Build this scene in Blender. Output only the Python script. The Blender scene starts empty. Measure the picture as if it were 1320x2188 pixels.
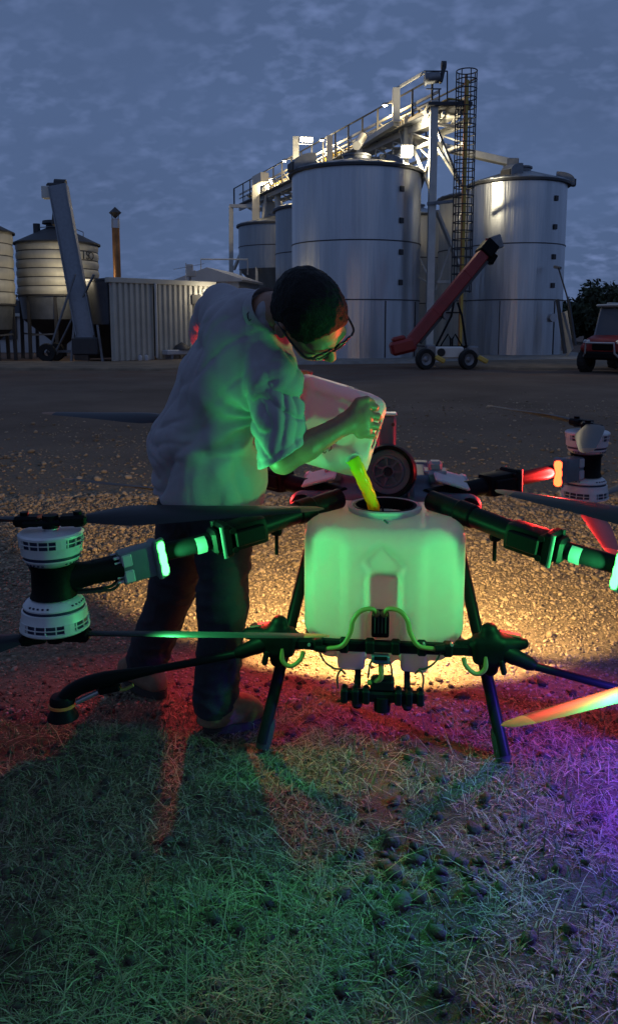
import bpy, bmesh, math, random
import numpy as np
from mathutils import Vector, Matrix, noise

R = math.radians
rng = np.random.default_rng(7)
random.seed(7)
scn = bpy.context.scene
COL = scn.collection

# ------------------------------------------------------------------ camera
CAM_H = 1.35
PITCH = R(8.0)
FPX, CXP, CYP = 1700.0, 660.0, 929.0          # focal length and principal point of the 1320 x 2188 photograph
cam_d = bpy.data.cameras.new('camera')
cam = bpy.data.objects.new('camera', cam_d)
COL.objects.link(cam)
cam.location = (0, 0, CAM_H)
cam.rotation_euler = (R(90) - PITCH, 0, 0)
cam_d.sensor_fit = 'VERTICAL'
cam_d.sensor_height = 36.0
cam_d.lens = 36.0 * FPX / 2188.0
cam_d.shift_y = -(1094.0 - CYP) / 2188.0
cam_d.clip_start = 0.05
cam_d.clip_end = 2000
scn.camera = cam

# ------------------------------------------------------------------ dusk sky
world = bpy.data.worlds.new('World')
scn.world = world
world.use_nodes = True
wn, wl = world.node_tree.nodes, world.node_tree.links
wn.clear()
def wnode(t, **kw):
    n = wn.new(t)
    for k, v in kw.items():
        setattr(n, k, v)
    return n
SUN_EL, SUN_ROT = R(1.0), R(200)
sky = wnode('ShaderNodeTexSky', sky_type='NISHITA', sun_disc=False)
sky.sun_elevation = SUN_EL
sky.sun_rotation = SUN_ROT
sky.air_density = 1.0
sky.dust_density = 0.6
sky.ozone_density = 4.0
tc = wnode('ShaderNodeTexCoord')
sep = wnode('ShaderNodeSeparateXYZ')
wl.new(tc.outputs['Generated'], sep.inputs[0])
zz = wnode('ShaderNodeMath', operation='MAXIMUM'); zz.inputs[1].default_value = 0.0
wl.new(sep.outputs['Z'], zz.inputs[0])
za = wnode('ShaderNodeMath', operation='ADD'); za.inputs[1].default_value = 0.42
wl.new(zz.outputs[0], za.inputs[0])
dx = wnode('ShaderNodeMath', operation='DIVIDE'); wl.new(sep.outputs['X'], dx.inputs[0]); wl.new(za.outputs[0], dx.inputs[1])
dy = wnode('ShaderNodeMath', operation='DIVIDE'); wl.new(sep.outputs['Y'], dy.inputs[0]); wl.new(za.outputs[0], dy.inputs[1])
cmb = wnode('ShaderNodeCombineXYZ'); wl.new(dx.outputs[0], cmb.inputs[0]); wl.new(dy.outputs[0], cmb.inputs[1])
mp = wnode('ShaderNodeMapping'); mp.inputs['Rotation'].default_value = (0, 0, R(28)); mp.inputs['Scale'].default_value = (1.0, 1.25, 1)
wl.new(cmb.outputs[0], mp.inputs[0])
n1 = wnode('ShaderNodeTexNoise'); n1.inputs['Scale'].default_value = 20.0; n1.inputs['Detail'].default_value = 2.6; n1.inputs['Roughness'].default_value = 0.52
n1.inputs['Distortion'].default_value = 0.12
n2 = wnode('ShaderNodeTexNoise'); n2.inputs['Scale'].default_value = 2.3; n2.inputs['Detail'].default_value = 3
wl.new(mp.outputs[0], n1.inputs['Vector']); wl.new(mp.outputs[0], n2.inputs['Vector'])
r1 = wnode('ShaderNodeMapRange'); r1.inputs[1].default_value = 0.47; r1.inputs[2].default_value = 0.80; wl.new(n1.outputs['Fac'], r1.inputs[0])
r2 = wnode('ShaderNodeMapRange'); r2.inputs[1].default_value = 0.40; r2.inputs[2].default_value = 0.64; r2.inputs[3].default_value = 0.10; wl.new(n2.outputs['Fac'], r2.inputs[0])
cm = wnode('ShaderNodeMath', operation='MULTIPLY'); wl.new(r1.outputs[0], cm.inputs[0]); wl.new(r2.outputs[0], cm.inputs[1])
# thin cloud sheet: dark gaps and paler puffs, its own colours
crmp = wnode('ShaderNodeMix', data_type='RGBA')
crmp.inputs[6].default_value = (0.086, 0.137, 0.272, 1)
crmp.inputs[7].default_value = (0.190, 0.265, 0.510, 1)
wl.new(cm.outputs[0], crmp.inputs[0])
skys = wnode('ShaderNodeVectorMath', operation='SCALE'); skys.inputs['Scale'].default_value = 0.05
wl.new(sky.outputs[0], skys.inputs[0])
smix = wnode('ShaderNodeMix', data_type='RGBA'); smix.inputs[0].default_value = 0.92
wl.new(skys.outputs[0], smix.inputs[6]); wl.new(crmp.outputs[2], smix.inputs[7])
n3 = wnode('ShaderNodeTexNoise'); n3.inputs['Scale'].default_value = 1.3; n3.inputs['Detail'].default_value = 4
wl.new(mp.outputs[0], n3.inputs['Vector'])
r3 = wnode('ShaderNodeMapRange'); r3.inputs[1].default_value = 0.3; r3.inputs[2].default_value = 0.7; r3.inputs[3].default_value = 0.86; r3.inputs[4].default_value = 1.10
wl.new(n3.outputs['Fac'], r3.inputs[0])
sm3 = wnode('ShaderNodeVectorMath', operation='SCALE'); wl.new(smix.outputs[2], sm3.inputs[0]); wl.new(r3.outputs[0], sm3.inputs['Scale'])
bg = wnode('ShaderNodeBackground'); bg.inputs['Strength'].default_value = 1.0
wl.new(sm3.outputs[0], bg.inputs[0])
wo = wnode('ShaderNodeOutputWorld'); wl.new(bg.outputs[0], wo.inputs[0])

# the last of the daylight behind the cloud
sun_d = bpy.data.lights.new('sun', 'SUN')
sun_d.energy = 0.02
sun_d.angle = R(25)
sun_d.color = (1.0, 0.9, 0.8)
sun = bpy.data.objects.new('sun', sun_d)
COL.objects.link(sun)
sun.rotation_euler = (R(65), 0, R(20))

# ------------------------------------------------------------------ exposure and sampling
scn.view_settings.view_transform = 'Standard'
scn.view_settings.look = 'None'
scn.view_settings.exposure = 0.0
scn.view_settings.gamma = 1.0
scn.render.engine = 'CYCLES'
scn.cycles.use_denoising = True
scn.cycles.max_bounces = 6
scn.cycles.diffuse_bounces = 3
scn.cycles.glossy_bounces = 3
scn.cycles.transmission_bounces = 4
scn.cycles.transparent_max_bounces = 6
scn.cycles.sample_clamp_indirect = 3.0
scn.cycles.caustics_reflective = False
scn.cycles.caustics_refractive = False

# ------------------------------------------------------------------ helpers
def ray(px, py):
    a, b = px - CXP, CYP - py
    c, s = math.cos(PITCH), math.sin(PITCH)
    return Vector((a, FPX * c + b * s, b * c - FPX * s))

def at(px, py, Y):
    """world point at distance Y (metres north of the camera) seen at a photograph position"""
    d = ray(px, py)
    t = Y / d.y
    return Vector((d.x * t, Y, CAM_H + d.z * t))

def gnd(px, py, z=0.0):
    d = ray(px, py)
    t = (z - CAM_H) / d.z
    return Vector((d.x * t, d.y * t, z))

def V(*a):
    return Vector(a)

def frame(d, up=(0, 0, 1)):
    d = Vector(d).normalized()
    up = Vector(up)
    if abs(d.dot(up)) > 0.98:
        up = Vector((0, 1, 0)) if abs(d.y) < 0.9 else Vector((1, 0, 0))
    x = d.cross(up).normalized()
    y = x.cross(d).normalized()
    return x, y, d

class MB:
    """collects shapes, then links them as one mesh object"""
    def __init__(s):
        s.v, s.f, s.m = [], [], []
    def add(s, vs, fs, mi=0):
        o = len(s.v)
        s.v += [tuple(p) for p in vs]
        s.f += [tuple(i + o for i in f) for f in fs]
        s.m += [mi] * len(fs)
        return s
    def box(s, c, size, rot=None, bev=0.0, mi=0, seg=1):
        bm = bmesh.new()
        bmesh.ops.create_cube(bm, size=1.0)
        for v in bm.verts:
            v.co = Vector((v.co.x * size[0], v.co.y * size[1], v.co.z * size[2]))
        if bev > 0:
            bmesh.ops.bevel(bm, geom=bm.edges[:], offset=min(bev, min(size) * 0.49), segments=seg, affect='EDGES', profile=0.6)
        M = Matrix.Translation(Vector(c))
        if rot is not None:
            M = M @ (rot.to_4x4() if hasattr(rot, 'to_4x4') else Matrix(rot))
        bm.verts.index_update()
        s.add([M @ v.co for v in bm.verts], [[v.index for v in f.verts] for f in bm.faces], mi)
        bm.free()
        return s
    def beam(s, a, b, w, h=None, up=(0, 0, 1), bev=0.0, mi=0):
        a, b = Vector(a), Vector(b)
        h = h or w
        x, y, d = frame(b - a, up)
        rot = Matrix((x, d, y)).transposed()
        return s.box((a + b) / 2, (w, (b - a).length, h), rot, bev, mi)
    def tube(s, pts, r, n=10, mi=0, caps=True, closed=False):
        pts = [Vector(p) for p in pts]
        k = len(pts)
        rs = r if isinstance(r, (list, tuple)) else [r] * k
        vs, fs = [], []
        prev = None
        for i, p in enumerate(pts):
            if closed:
                d = pts[(i + 1) % k] - pts[i - 1]
            else:
                d = pts[min(i + 1, k - 1)] - pts[max(i - 1, 0)]
            if prev is None:
                x, y, _ = frame(d)
            else:
                dn = d.normalized()
                x = (prev - dn * prev.dot(dn)).normalized()
                y = x.cross(dn)
                if y.length < 1e-6:
                    x, y, _ = frame(d)
            prev = x
            for j in range(n):
                a = 2 * math.pi * j / n
                vs.append(p + (x * math.cos(a) + y * math.sin(a)) * rs[i])
        rng_ = k if closed else k - 1
        for i in range(rng_):
            for j in range(n):
                a, b = i * n + j, i * n + (j + 1) % n
                c, d_ = ((i + 1) % k) * n + (j + 1) % n, ((i + 1) % k) * n + j
                fs.append((a, d_, c, b))
        if caps and not closed:
            fs.append(tuple(range(n)))
            fs.append(tuple((k - 1) * n + j for j in reversed(range(n))))
        return s.add(vs, fs, mi)
    def cyl(s, a, b, r, n=20, r2=None, mi=0, caps=True):
        return s.tube([a, b], [r, r if r2 is None else r2], n, mi, caps)
    def lathe(s, prof, n=32, M=None, mi=0, a0=0.0, a1=2 * math.pi, close=False):
        """profile of (radius, z) turned about z"""
        M = M or Matrix()
        full = abs(a1 - a0 - 2 * math.pi) < 1e-6
        cols = n if full else n + 1
        vs = []
        for r, z in prof:
            for j in range(cols):
                a = a0 + (a1 - a0) * j / n
                vs.append(M @ Vector((r * math.cos(a), r * math.sin(a), z)))
        fs = []
        k = len(prof)
        for i in range(k if close else k - 1):
            for j in range(n):
                j2 = (j + 1) % cols
                i2 = (i + 1) % k
                fs.append((i * cols + j, i * cols + j2, i2 * cols + j2, i2 * cols + j))
        return s.add(vs, fs, mi)
    def prism(s, poly, M, depth, mi=0):
        """2D outline (x, y) pushed along z by depth, placed by M"""
        n = len(poly)
        vs = [M @ Vector((x, y, 0)) for x, y in poly] + [M @ Vector((x, y, depth)) for x, y in poly]
        fs = [tuple(reversed(range(n))), tuple(range(n, 2 * n))]
        for i in range(n):
            j = (i + 1) % n
            fs.append((i, j, n + j, n + i))
        return s.add(vs, fs, mi)
    def mesh(s, name, mats, smooth=35):
        me = bpy.data.meshes.new(name)
        me.from_pydata(s.v, [], s.f)
        for m in (mats if isinstance(mats, (list, tuple)) else [mats]):
            me.materials.append(m)
        if len(set(s.m)) > 1:
            me.polygons.foreach_set('material_index', s.m)
        finish(me, smooth)
        return me
    def build(s, name, mats, parent=None, smooth=35):
        return link(name, s.mesh(name, mats, smooth), parent)

def finish(me, smooth=35):
    bm = bmesh.new(); bm.from_mesh(me)
    bmesh.ops.recalc_face_normals(bm, faces=bm.faces[:])
    bm.to_mesh(me); bm.free()
    if smooth:
        me.shade_smooth()
        if smooth < 180:
            me.set_sharp_from_angle(angle=R(smooth))
    me.update()

def link(name, me, parent=None):
    o = bpy.data.objects.new(name, me)
    COL.objects.link(o)
    if parent is not None:
        o.parent = parent
    return o

def tag(o, label=None, cat=None, group=None, kind=None):
    if label: o['label'] = label
    if cat: o['category'] = cat
    if group: o['group'] = group
    if kind: o['kind'] = kind
    return o

def empty(name, loc=(0, 0, 0), rz=0.0, label=None, cat=None, group=None):
    o = bpy.data.objects.new(name, None)
    COL.objects.link(o)
    o.location = loc
    o.rotation_euler = (0, 0, rz)
    o.empty_display_size = 0.1
    return tag(o, label, cat, group)

def copy_of(o, parent):
    c = o.copy()
    COL.objects.link(c)
    c.parent = parent
    for ch in list(o.children):
        copy_of(ch, c)
    return c

def bez(p0, p1, p2, p3, n=12):
    out = []
    for i in range(n + 1):
        t = i / n
        a = 1 - t
        out.append(Vector(p0) * a**3 + Vector(p1) * 3 * a * a * t + Vector(p2) * 3 * a * t * t + Vector(p3) * t**3)
    return out

def smooth_path(pts, n=6):
    """Catmull-Rom through the points"""
    P = [Vector(p) for p in pts]
    P = [P[0] * 2 - P[1]] + P + [P[-1] * 2 - P[-2]]
    out = []
    for i in range(1, len(P) - 2):
        for k in range(n):
            t = k / n
            a, b, c, d = P[i - 1], P[i], P[i + 1], P[i + 2]
            out.append(0.5 * ((2 * b) + (c - a) * t + (2 * a - 5 * b + 4 * c - d) * t * t + (3 * b - a - 3 * c + d) * t**3))
    out.append(P[-2])
    return out

# ------------------------------------------------------------------ distance-field modelling (rounded, blended shapes)
class SDF:
    def __init__(s, lo, hi, h):
        s.lo = np.array(lo, float); s.h = h
        s.n = np.ceil((np.array(hi, float) - s.lo) / h).astype(int) + 1
        s.D = np.full(s.n, 1.0, np.float32)
    def _block(s, lo, hi, pad):
        a = np.maximum(np.floor((np.array(lo) - pad - s.lo) / s.h).astype(int), 0)
        b = np.minimum(np.ceil((np.array(hi) + pad - s.lo) / s.h).astype(int) + 1, s.n)
        if np.any(b <= a):
            return None, None
        sl = tuple(slice(i, j) for i, j in zip(a, b))
        g = np.meshgrid(*[(s.lo[k] + np.arange(a[k], b[k]) * s.h).astype(np.float32) for k in range(3)], indexing='ij')
        return sl, g
    def _put(s, sl, d, k, sub):
        A = s.D[sl]
        if sub:
            d = -d
            if k <= 0:
                s.D[sl] = np.maximum(A, d)
            else:
                t = np.clip(0.5 - 0.5 * (A - d) / k, 0, 1)
                s.D[sl] = A + (d - A) * t + k * t * (1 - t)
        elif k <= 0:
            s.D[sl] = np.minimum(A, d)
        else:
            t = np.clip(0.5 + 0.5 * (A - d) / k, 0, 1)
            s.D[sl] = A + (d - A) * t - k * t * (1 - t)
        return s
    def cap(s, a, b, ra, rb=None, k=0.0, sub=False, flat=None):
        """tapered capsule; flat=(axis, factor) squashes the section along an axis"""
        rb = ra if rb is None else rb
        a, b = np.array(a, float), np.array(b, float)
        m = max(ra, rb)
        ff = 1.0 if flat is None else max(1.0, flat[1])
        sl, g = s._block(np.minimum(a, b) - m * ff, np.maximum(a, b) + m * ff, k + 3 * s.h)
        if sl is None: return s
        ba = b - a
        L2 = max(float(ba @ ba), 1e-9)
        p = [g[i] - a[i] for i in range(3)]
        t = np.clip((p[0] * ba[0] + p[1] * ba[1] + p[2] * ba[2]) / L2, 0, 1)
        q = [p[i] - t * ba[i] for i in range(3)]
        if flat is not None:
            ax = np.array(flat[0], float); ax /= np.linalg.norm(ax)
            c = q[0] * ax[0] + q[1] * ax[1] + q[2] * ax[2]
            q = [q[i] + ax[i] * c * (1.0 / flat[1] - 1) for i in range(3)]
        d = np.sqrt(q[0]**2 + q[1]**2 + q[2]**2) - (ra + (rb - ra) * t)
        if flat is not None and flat[1] < 1:
            d = d * flat[1]
        return s._put(sl, d, k, sub)
    def ell(s, c, radii, rot=None, k=0.0, sub=False):
        c = np.array(c, float); r = np.array(radii, float); m = r.max()
        sl, g = s._block(c - m, c + m, k + 3 * s.h)
        if sl is None: return s
        p = [g[i] - c[i] for i in range(3)]
        if rot is not None:
            A = np.array([list(x) for x in rot])          # rows: local axes in world
            p = [p[0] * A[i][0] + p[1] * A[i][1] + p[2] * A[i][2] for i in range(3)]
        k0 = np.sqrt(sum((p[i] / r[i])**2 for i in range(3)))
        k1 = np.sqrt(sum((p[i] / r[i]**2)**2 for i in range(3))) + 1e-6
        return s._put(sl, k0 * (k0 - 1) / k1, k, sub)
    def rbox(s, c, half, rad, rot=None, k=0.0, sub=False, taper=None):
        c = np.array(c, float); hf = np.array(half, float); m = float(np.linalg.norm(hf))
        if rot is None:
            sl, g = s._block(c - hf, c + hf, k + 3 * s.h)
        else:
            sl, g = s._block(c - m, c + m, k + 3 * s.h)
        if sl is None: return s
        p = [g[i] - c[i] for i in range(3)]
        if rot is not None:
            A = np.array([list(x) for x in rot])
            p = [p[0] * A[i][0] + p[1] * A[i][1] + p[2] * A[i][2] for i in range(3)]
        if taper is not None:
            p = taper(p)
        q = [np.abs(p[i]) - (hf[i] - rad) for i in range(3)]
        d = np.sqrt(sum(np.maximum(x, 0)**2 for x in q)) + np.minimum(np.maximum(np.maximum(q[0], q[1]), q[2]), 0) - rad
        return s._put(sl, d, k, sub)
    def half(s, p, n, k=0.0):
        """cut away everything on the side the normal points to"""
        n = np.array(n, float); n /= np.linalg.norm(n)
        sl = tuple(slice(0, x) for x in s.n)
        ax = [(s.lo[i] + np.arange(s.n[i]) * s.h - p[i]) * n[i] for i in range(3)]
        d = (ax[0][:, None, None] + ax[1][None, :, None] + ax[2][None, None, :]).astype(np.float32)
        return s._put(sl, -d, k, True)
    def nets(s):
        D = s.D
        ins = D < 0
        e = [tuple(slice(o, (None if o else -1)) for o in c) for c in
             [(i, j, l) for i in (0, 1) for j in (0, 1) for l in (0, 1)]]
        cnt = sum(ins[x].astype(np.int8) for x in e)
        act = np.argwhere((cnt > 0) & (cnt < 8))
        cid = -np.ones(cnt.shape, np.int64)
        cid[tuple(act.T)] = np.arange(len(act))
        off = np.array([(i, j, l) for i in (0, 1) for j in (0, 1) for l in (0, 1)])
        vals = np.stack([D[tuple((act + o).T)] for o in off], 1)
        acc = np.zeros((len(act), 3)); num = np.zeros(len(act))
        for a in range(8):
            for b in range(a + 1, 8):
                if np.abs(off[a] - off[b]).sum() != 1: continue
                va, vb = vals[:, a], vals[:, b]
                cr = (va < 0) != (vb < 0)
                t = np.where(cr, va / np.where(va == vb, 1, va - vb), 0)
                acc += np.where(cr[:, None], off[a] + (off[b] - off[a]) * t[:, None], 0)
                num += cr
        verts = s.lo + (act + acc / num[:, None]) * s.h
        faces = []
        for ax in range(3):
            sa = [slice(None)] * 3; sb = [slice(None)] * 3
            sa[ax] = slice(0, -1); sb[ax] = slice(1, None)
            ch = np.argwhere(ins[tuple(sa)] != ins[tuple(sb)])
            u, w = (ax + 1) % 3, (ax + 2) % 3
            ok = (ch[:, u] > 0) & (ch[:, w] > 0) & (ch[:, u] < s.n[u] - 1) & (ch[:, w] < s.n[w] - 1)
            ch = ch[ok]
            q = []
            for du, dw in ((-1, -1), (0, -1), (0, 0), (-1, 0)):
                c = ch.copy(); c[:, u] += du; c[:, w] += dw
                q.append(cid[tuple(c.T)])
            q = np.stack(q, 1)
            fl = ins[tuple(ch.T)]
            q[~fl] = q[~fl][:, ::-1]
            faces.append(q)
        return verts, np.concatenate(faces)
    def build(s, name, mat, parent=None, relax=1, fn=None, mats=None):
        v, f = s.nets()
        for _ in range(relax):                                # a light smoothing pass
            acc = np.zeros_like(v); n = np.zeros(len(v))
            for a, b in ((0, 1), (1, 2), (2, 3), (3, 0)):
                np.add.at(acc, f[:, a], v[f[:, b]]); np.add.at(n, f[:, a], 1)
                np.add.at(acc, f[:, b], v[f[:, a]]); np.add.at(n, f[:, b], 1)
            v = v * 0.45 + acc / np.maximum(n, 1)[:, None] * 0.55
        if fn is not None:
            v = fn(v, f)
        me = np_mesh(name, v, f, mat)
        if mats is not None:
            mats(me, v, f)
        me.shade_smooth()
        return link(name, me, parent)

def np_mesh(name, v, f, mat):
    me = bpy.data.meshes.new(name)
    v = np.asarray(v, np.float32); f = np.asarray(f, np.int32)
    k = f.shape[1]
    me.vertices.add(len(v)); me.loops.add(f.size); me.polygons.add(len(f))
    me.vertices.foreach_set('co', v.ravel())
    me.loops.foreach_set('vertex_index', f.ravel())
    me.polygons.foreach_set('loop_start', np.arange(0, f.size, k, dtype=np.int32))
    me.polygons.foreach_set('loop_total', np.full(len(f), k, np.int32))
    me.update(calc_edges=True)
    me.validate()
    if mat is not None:
        me.materials.append(mat)
    return me

def vnormals(v, f):
    n = np.zeros_like(v)
    fn = np.cross(v[f[:, 2]] - v[f[:, 0]], v[f[:, 3]] - v[f[:, 1]])
    for k in range(4):
        np.add.at(n, f[:, k], fn)
    return n / (np.linalg.norm(n, axis=1)[:, None] + 1e-9)

def vnoise(p, seed=0):
    """smooth value noise on an (n, 3) array"""
    i = np.floor(p).astype(np.int64); t = p - i
    t = t * t * (3 - 2 * t)
    out = np.zeros(len(p))
    for a in (0, 1):
        for b in (0, 1):
            for c in (0, 1):
                hsh = (i[:, 0] + a) * 374761393 + (i[:, 1] + b) * 668265263 + (i[:, 2] + c) * 2147483647 + seed * 974711
                hsh = (hsh ^ (hsh >> 13)) * 1274126177
                hsh = ((hsh ^ (hsh >> 16)) & 0xffff) / 65535.0
                w = (t[:, 0] if a else 1 - t[:, 0]) * (t[:, 1] if b else 1 - t[:, 1]) * (t[:, 2] if c else 1 - t[:, 2])
                out += w * hsh
    return out * 2 - 1

# ------------------------------------------------------------------ materials
M = {}
def mat(name, col, rough=0.6, metal=0.0, spec=0.5, bump=0.0, bscale=40.0, var=0.0, vscale=6.0, wear=None, coat=0.0, island=0.0, sheen=0.0, stretch=None):
    m = bpy.data.materials.new(name)
    m.use_nodes = True
    nt = m.node_tree; N, L = nt.nodes, nt.links
    b = N['Principled BSDF']
    b.inputs['Base Color'].default_value = (*col, 1)
    b.inputs['Roughness'].default_value = rough
    b.inputs['Metallic'].default_value = metal
    b.inputs['Specular IOR Level'].default_value = spec
    b.inputs['Coat Weight'].default_value = coat
    if sheen: b.inputs['Sheen Weight'].default_value = sheen
    t = N.new('ShaderNodeTexCoord')
    src = t.outputs['Object']
    if stretch:
        mpn = N.new('ShaderNodeMapping'); mpn.inputs['Scale'].default_value = stretch
        L.new(src, mpn.inputs[0]); src = mpn.outputs[0]
    cur = None
    if var > 0 or wear:
        n = N.new('ShaderNodeTexNoise'); n.inputs['Scale'].default_value = vscale; n.inputs['Detail'].default_value = 6; n.inputs['Roughness'].default_value = 0.65
        L.new(src, n.inputs['Vector'])
        mr = N.new('ShaderNodeMapRange'); mr.inputs[1].default_value = 0.3; mr.inputs[2].default_value = 0.7
        mr.inputs[3].default_value = 1 - var; mr.inputs[4].default_value = 1 + var
        L.new(n.outputs['Fac'], mr.inputs[0])
        sc = N.new('ShaderNodeVectorMath'); sc.operation = 'SCALE'; sc.inputs[0].default_value = col
        L.new(mr.outputs[0], sc.inputs['Scale'])
        cur = sc.outputs[0]
        if wear:
            n2 = N.new('ShaderNodeTexNoise'); n2.inputs['Scale'].default_value = vscale * 1.7; n2.inputs['Detail'].default_value = 8; n2.inputs['Roughness'].default_value = 0.7
            L.new(src, n2.inputs['Vector'])
            mr2 = N.new('ShaderNodeMapRange'); mr2.inputs[1].default_value = wear[1]; mr2.inputs[2].default_value = wear[1] + 0.12
            L.new(n2.outputs['Fac'], mr2.inputs[0])
            mx = N.new('ShaderNodeMix'); mx.data_type = 'RGBA'
            L.new(mr2.outputs[0], mx.inputs[0]); L.new(cur, mx.inputs[6]); mx.inputs[7].default_value = (*wear[0], 1)
            cur = mx.outputs[2]
    if island > 0:
        g = N.new('ShaderNodeNewGeometry')
        mr = N.new('ShaderNodeMapRange'); mr.inputs[3].default_value = 1 - island; mr.inputs[4].default_value = 1 + island
        L.new(g.outputs['Random Per Island'], mr.inputs[0])
        sc = N.new('ShaderNodeVectorMath'); sc.operation = 'SCALE'
        if cur is None: sc.inputs[0].default_value = col
        else: L.new(cur, sc.inputs[0])
        L.new(mr.outputs[0], sc.inputs['Scale'])
        cur = sc.outputs[0]
    if cur is not None:
        L.new(cur, b.inputs['Base Color'])
    if bump > 0:
        n = N.new('ShaderNodeTexNoise'); n.inputs['Scale'].default_value = bscale; n.inputs['Detail'].default_value = 6
        L.new(src, n.inputs['Vector'])
        bp = N.new('ShaderNodeBump'); bp.inputs['Strength'].default_value = bump; bp.inputs['Distance'].default_value = 0.01
        L.new(n.outputs['Fac'], bp.inputs['Height'])
        L.new(bp.outputs[0], b.inputs['Normal'])
    M[name] = m
    return m

def emis(name, col, strength):
    m = bpy.data.materials.new(name); m.use_nodes = True
    b = m.node_tree.nodes['Principled BSDF']
    b.inputs['Base Color'].default_value = (*[min(1, c * 0.5 + 0.3) for c in col], 1)
    b.inputs['Emission Color'].default_value = (*col, 1)
    b.inputs['Emission Strength'].default_value = strength
    M[name] = m
    return m

mat('white_steel', (0.62, 0.61, 0.57), 0.55, var=0.12, vscale=3)
mat('dark_steel', (0.05, 0.052, 0.06), 0.5, 0.3, var=0.2, vscale=5)
mat('grey_steel', (0.22, 0.23, 0.25), 0.5, 0.5, var=0.2, vscale=4)
mat('rust_pipe', (0.36, 0.17, 0.07), 0.45, 0.6, var=0.35, vscale=3)
mat('yellow_paint_and_lamplight', (0.62, 0.42, 0.08), 0.5, var=0.1)
mat('red_paint', (0.25, 0.018, 0.016), 0.45, var=0.2, vscale=3, wear=((0.12, 0.07, 0.05), 0.68))
mat('shed_sheet', (0.50, 0.49, 0.44), 0.5, 0.15, var=0.12, vscale=1.2, wear=((0.3, 0.25, 0.19), 0.7))
mat('shed_dark', (0.075, 0.08, 0.095), 0.5, 0.2, var=0.2, vscale=2)  # dark sheet, also standing for the unlit end of the shed
mat('bin_paint', (0.56, 0.54, 0.47), 0.55, 0.1, var=0.18, vscale=2, wear=((0.25, 0.2, 0.14), 0.66), stretch=(1, 1, 0.4))
mat('bin_dark', (0.055, 0.055, 0.06), 0.6, 0.2, var=0.2, vscale=2)
mat('bin_galv', (0.22, 0.24, 0.27), 0.45, 0.6, var=0.2, vscale=3)
mat('concrete', (0.26, 0.25, 0.23), 0.9, bump=0.4, bscale=12, var=0.25, vscale=2.5)
mat('white_wall', (0.52, 0.53, 0.55), 0.7, var=0.1, vscale=2)
mat('black_plastic', (0.0055, 0.006, 0.007), 0.5, spec=0.09, bump=0.05, bscale=300, var=0.2, vscale=20)
mat('black_rubber', (0.02, 0.02, 0.02), 0.8, bump=0.2, bscale=120, var=0.2, vscale=20)
mat('carbon_tube', (0.008, 0.009, 0.011), 0.42, 0.0, 0.08, var=0.15, vscale=30)
mat('blade_carbon', (0.013, 0.015, 0.020), 0.40, spec=0.3, var=0.2, vscale=14, stretch=(1, 5, 1))
mat('blade_tip', (0.26, 0.115, 0.05), 0.5, var=0.15, vscale=30)
mat('motor_white', (0.62, 0.62, 0.64), 0.38, 0.1, var=0.08, vscale=18)
mat('motor_blue', (0.03, 0.035, 0.08), 0.4, var=0.2, vscale=20)
mat('drone_grey', (0.24, 0.26, 0.30), 0.5, bump=0.05, bscale=200, var=0.12, vscale=9)
mat('drone_pale', (0.46, 0.46, 0.50), 0.5, var=0.1, vscale=8)
mat('drone_slate', (0.075, 0.09, 0.125), 0.5, var=0.15, vscale=9)
mat('esc_grey', (0.16, 0.19, 0.22), 0.45, 0.3, var=0.1, vscale=20)
mat('sticker', (0.45, 0.47, 0.46), 0.5, var=0.05)
mat('print_ink', (0.03, 0.035, 0.04), 0.6, var=0.2)
mat('jug_ink', (0.035, 0.045, 0.05), 0.6, var=0.2, vscale=60)
mat('hose_yellow', (0.24, 0.175, 0.045), 0.5, var=0.12, vscale=25)
mat('orange_ring', (0.75, 0.22, 0.05), 0.5, var=0.1)
mat('silver', (0.5, 0.5, 0.52), 0.35, 0.7, var=0.1)
mat('shirt', (0.34, 0.32, 0.345), 0.85, bump=0.25, bscale=450, var=0.07, vscale=9, sheen=0.15)
mat('shirt_seam', (0.23, 0.22, 0.25), 0.85, var=0.1)
mat('shirt_logo', (0.015, 0.015, 0.03), 0.7, var=0.1)
mat('denim', (0.016, 0.019, 0.028), 0.9, bump=0.35, bscale=350, var=0.3, vscale=12)
mat('skin', (0.30, 0.155, 0.10), 0.5, bump=0.08, bscale=160, var=0.14, vscale=22)
mat('hair', (0.006, 0.005, 0.005), 0.65, bump=0.6, bscale=260, var=0.3, vscale=60, spec=0.25)
mat('boot_leather', (0.17, 0.115, 0.07), 0.75, bump=0.25, bscale=90, var=0.3, vscale=16)
mat('boot_sole', (0.03, 0.028, 0.025), 0.85, bump=0.2, bscale=60, var=0.2)
mat('glasses_frame', (0.008, 0.008, 0.009), 0.3, var=0.1)
mat('belt', (0.03, 0.02, 0.014), 0.5, var=0.2)
mat('tyre', (0.014, 0.014, 0.014), 0.85, bump=0.3, bscale=40, var=0.2)
mat('tree_bark', (0.05, 0.04, 0.03), 0.9, bump=0.5, bscale=8, var=0.3)
mat('tree_leaf', (0.045, 0.06, 0.03), 0.7, var=0.2, island=0.5, vscale=1)
mat('stone', (0.27, 0.22, 0.155), 0.9, bump=0.3, bscale=150, var=0.12, vscale=30, island=0.5)
mat('clod', (0.045, 0.034, 0.026), 0.95, bump=0.8, bscale=70, var=0.3, vscale=30, island=0.3)
mat('straw', (0.20, 0.165, 0.115), 0.85, island=0.6)
mat('grass_green', (0.075, 0.095, 0.045), 0.75, island=0.45)
mat('headlamp', (0.55, 0.56, 0.6), 0.2, 0.2, var=0.1)
mat('screen_blue', (0.05, 0.07, 0.13), 0.3, var=0.1)

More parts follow.
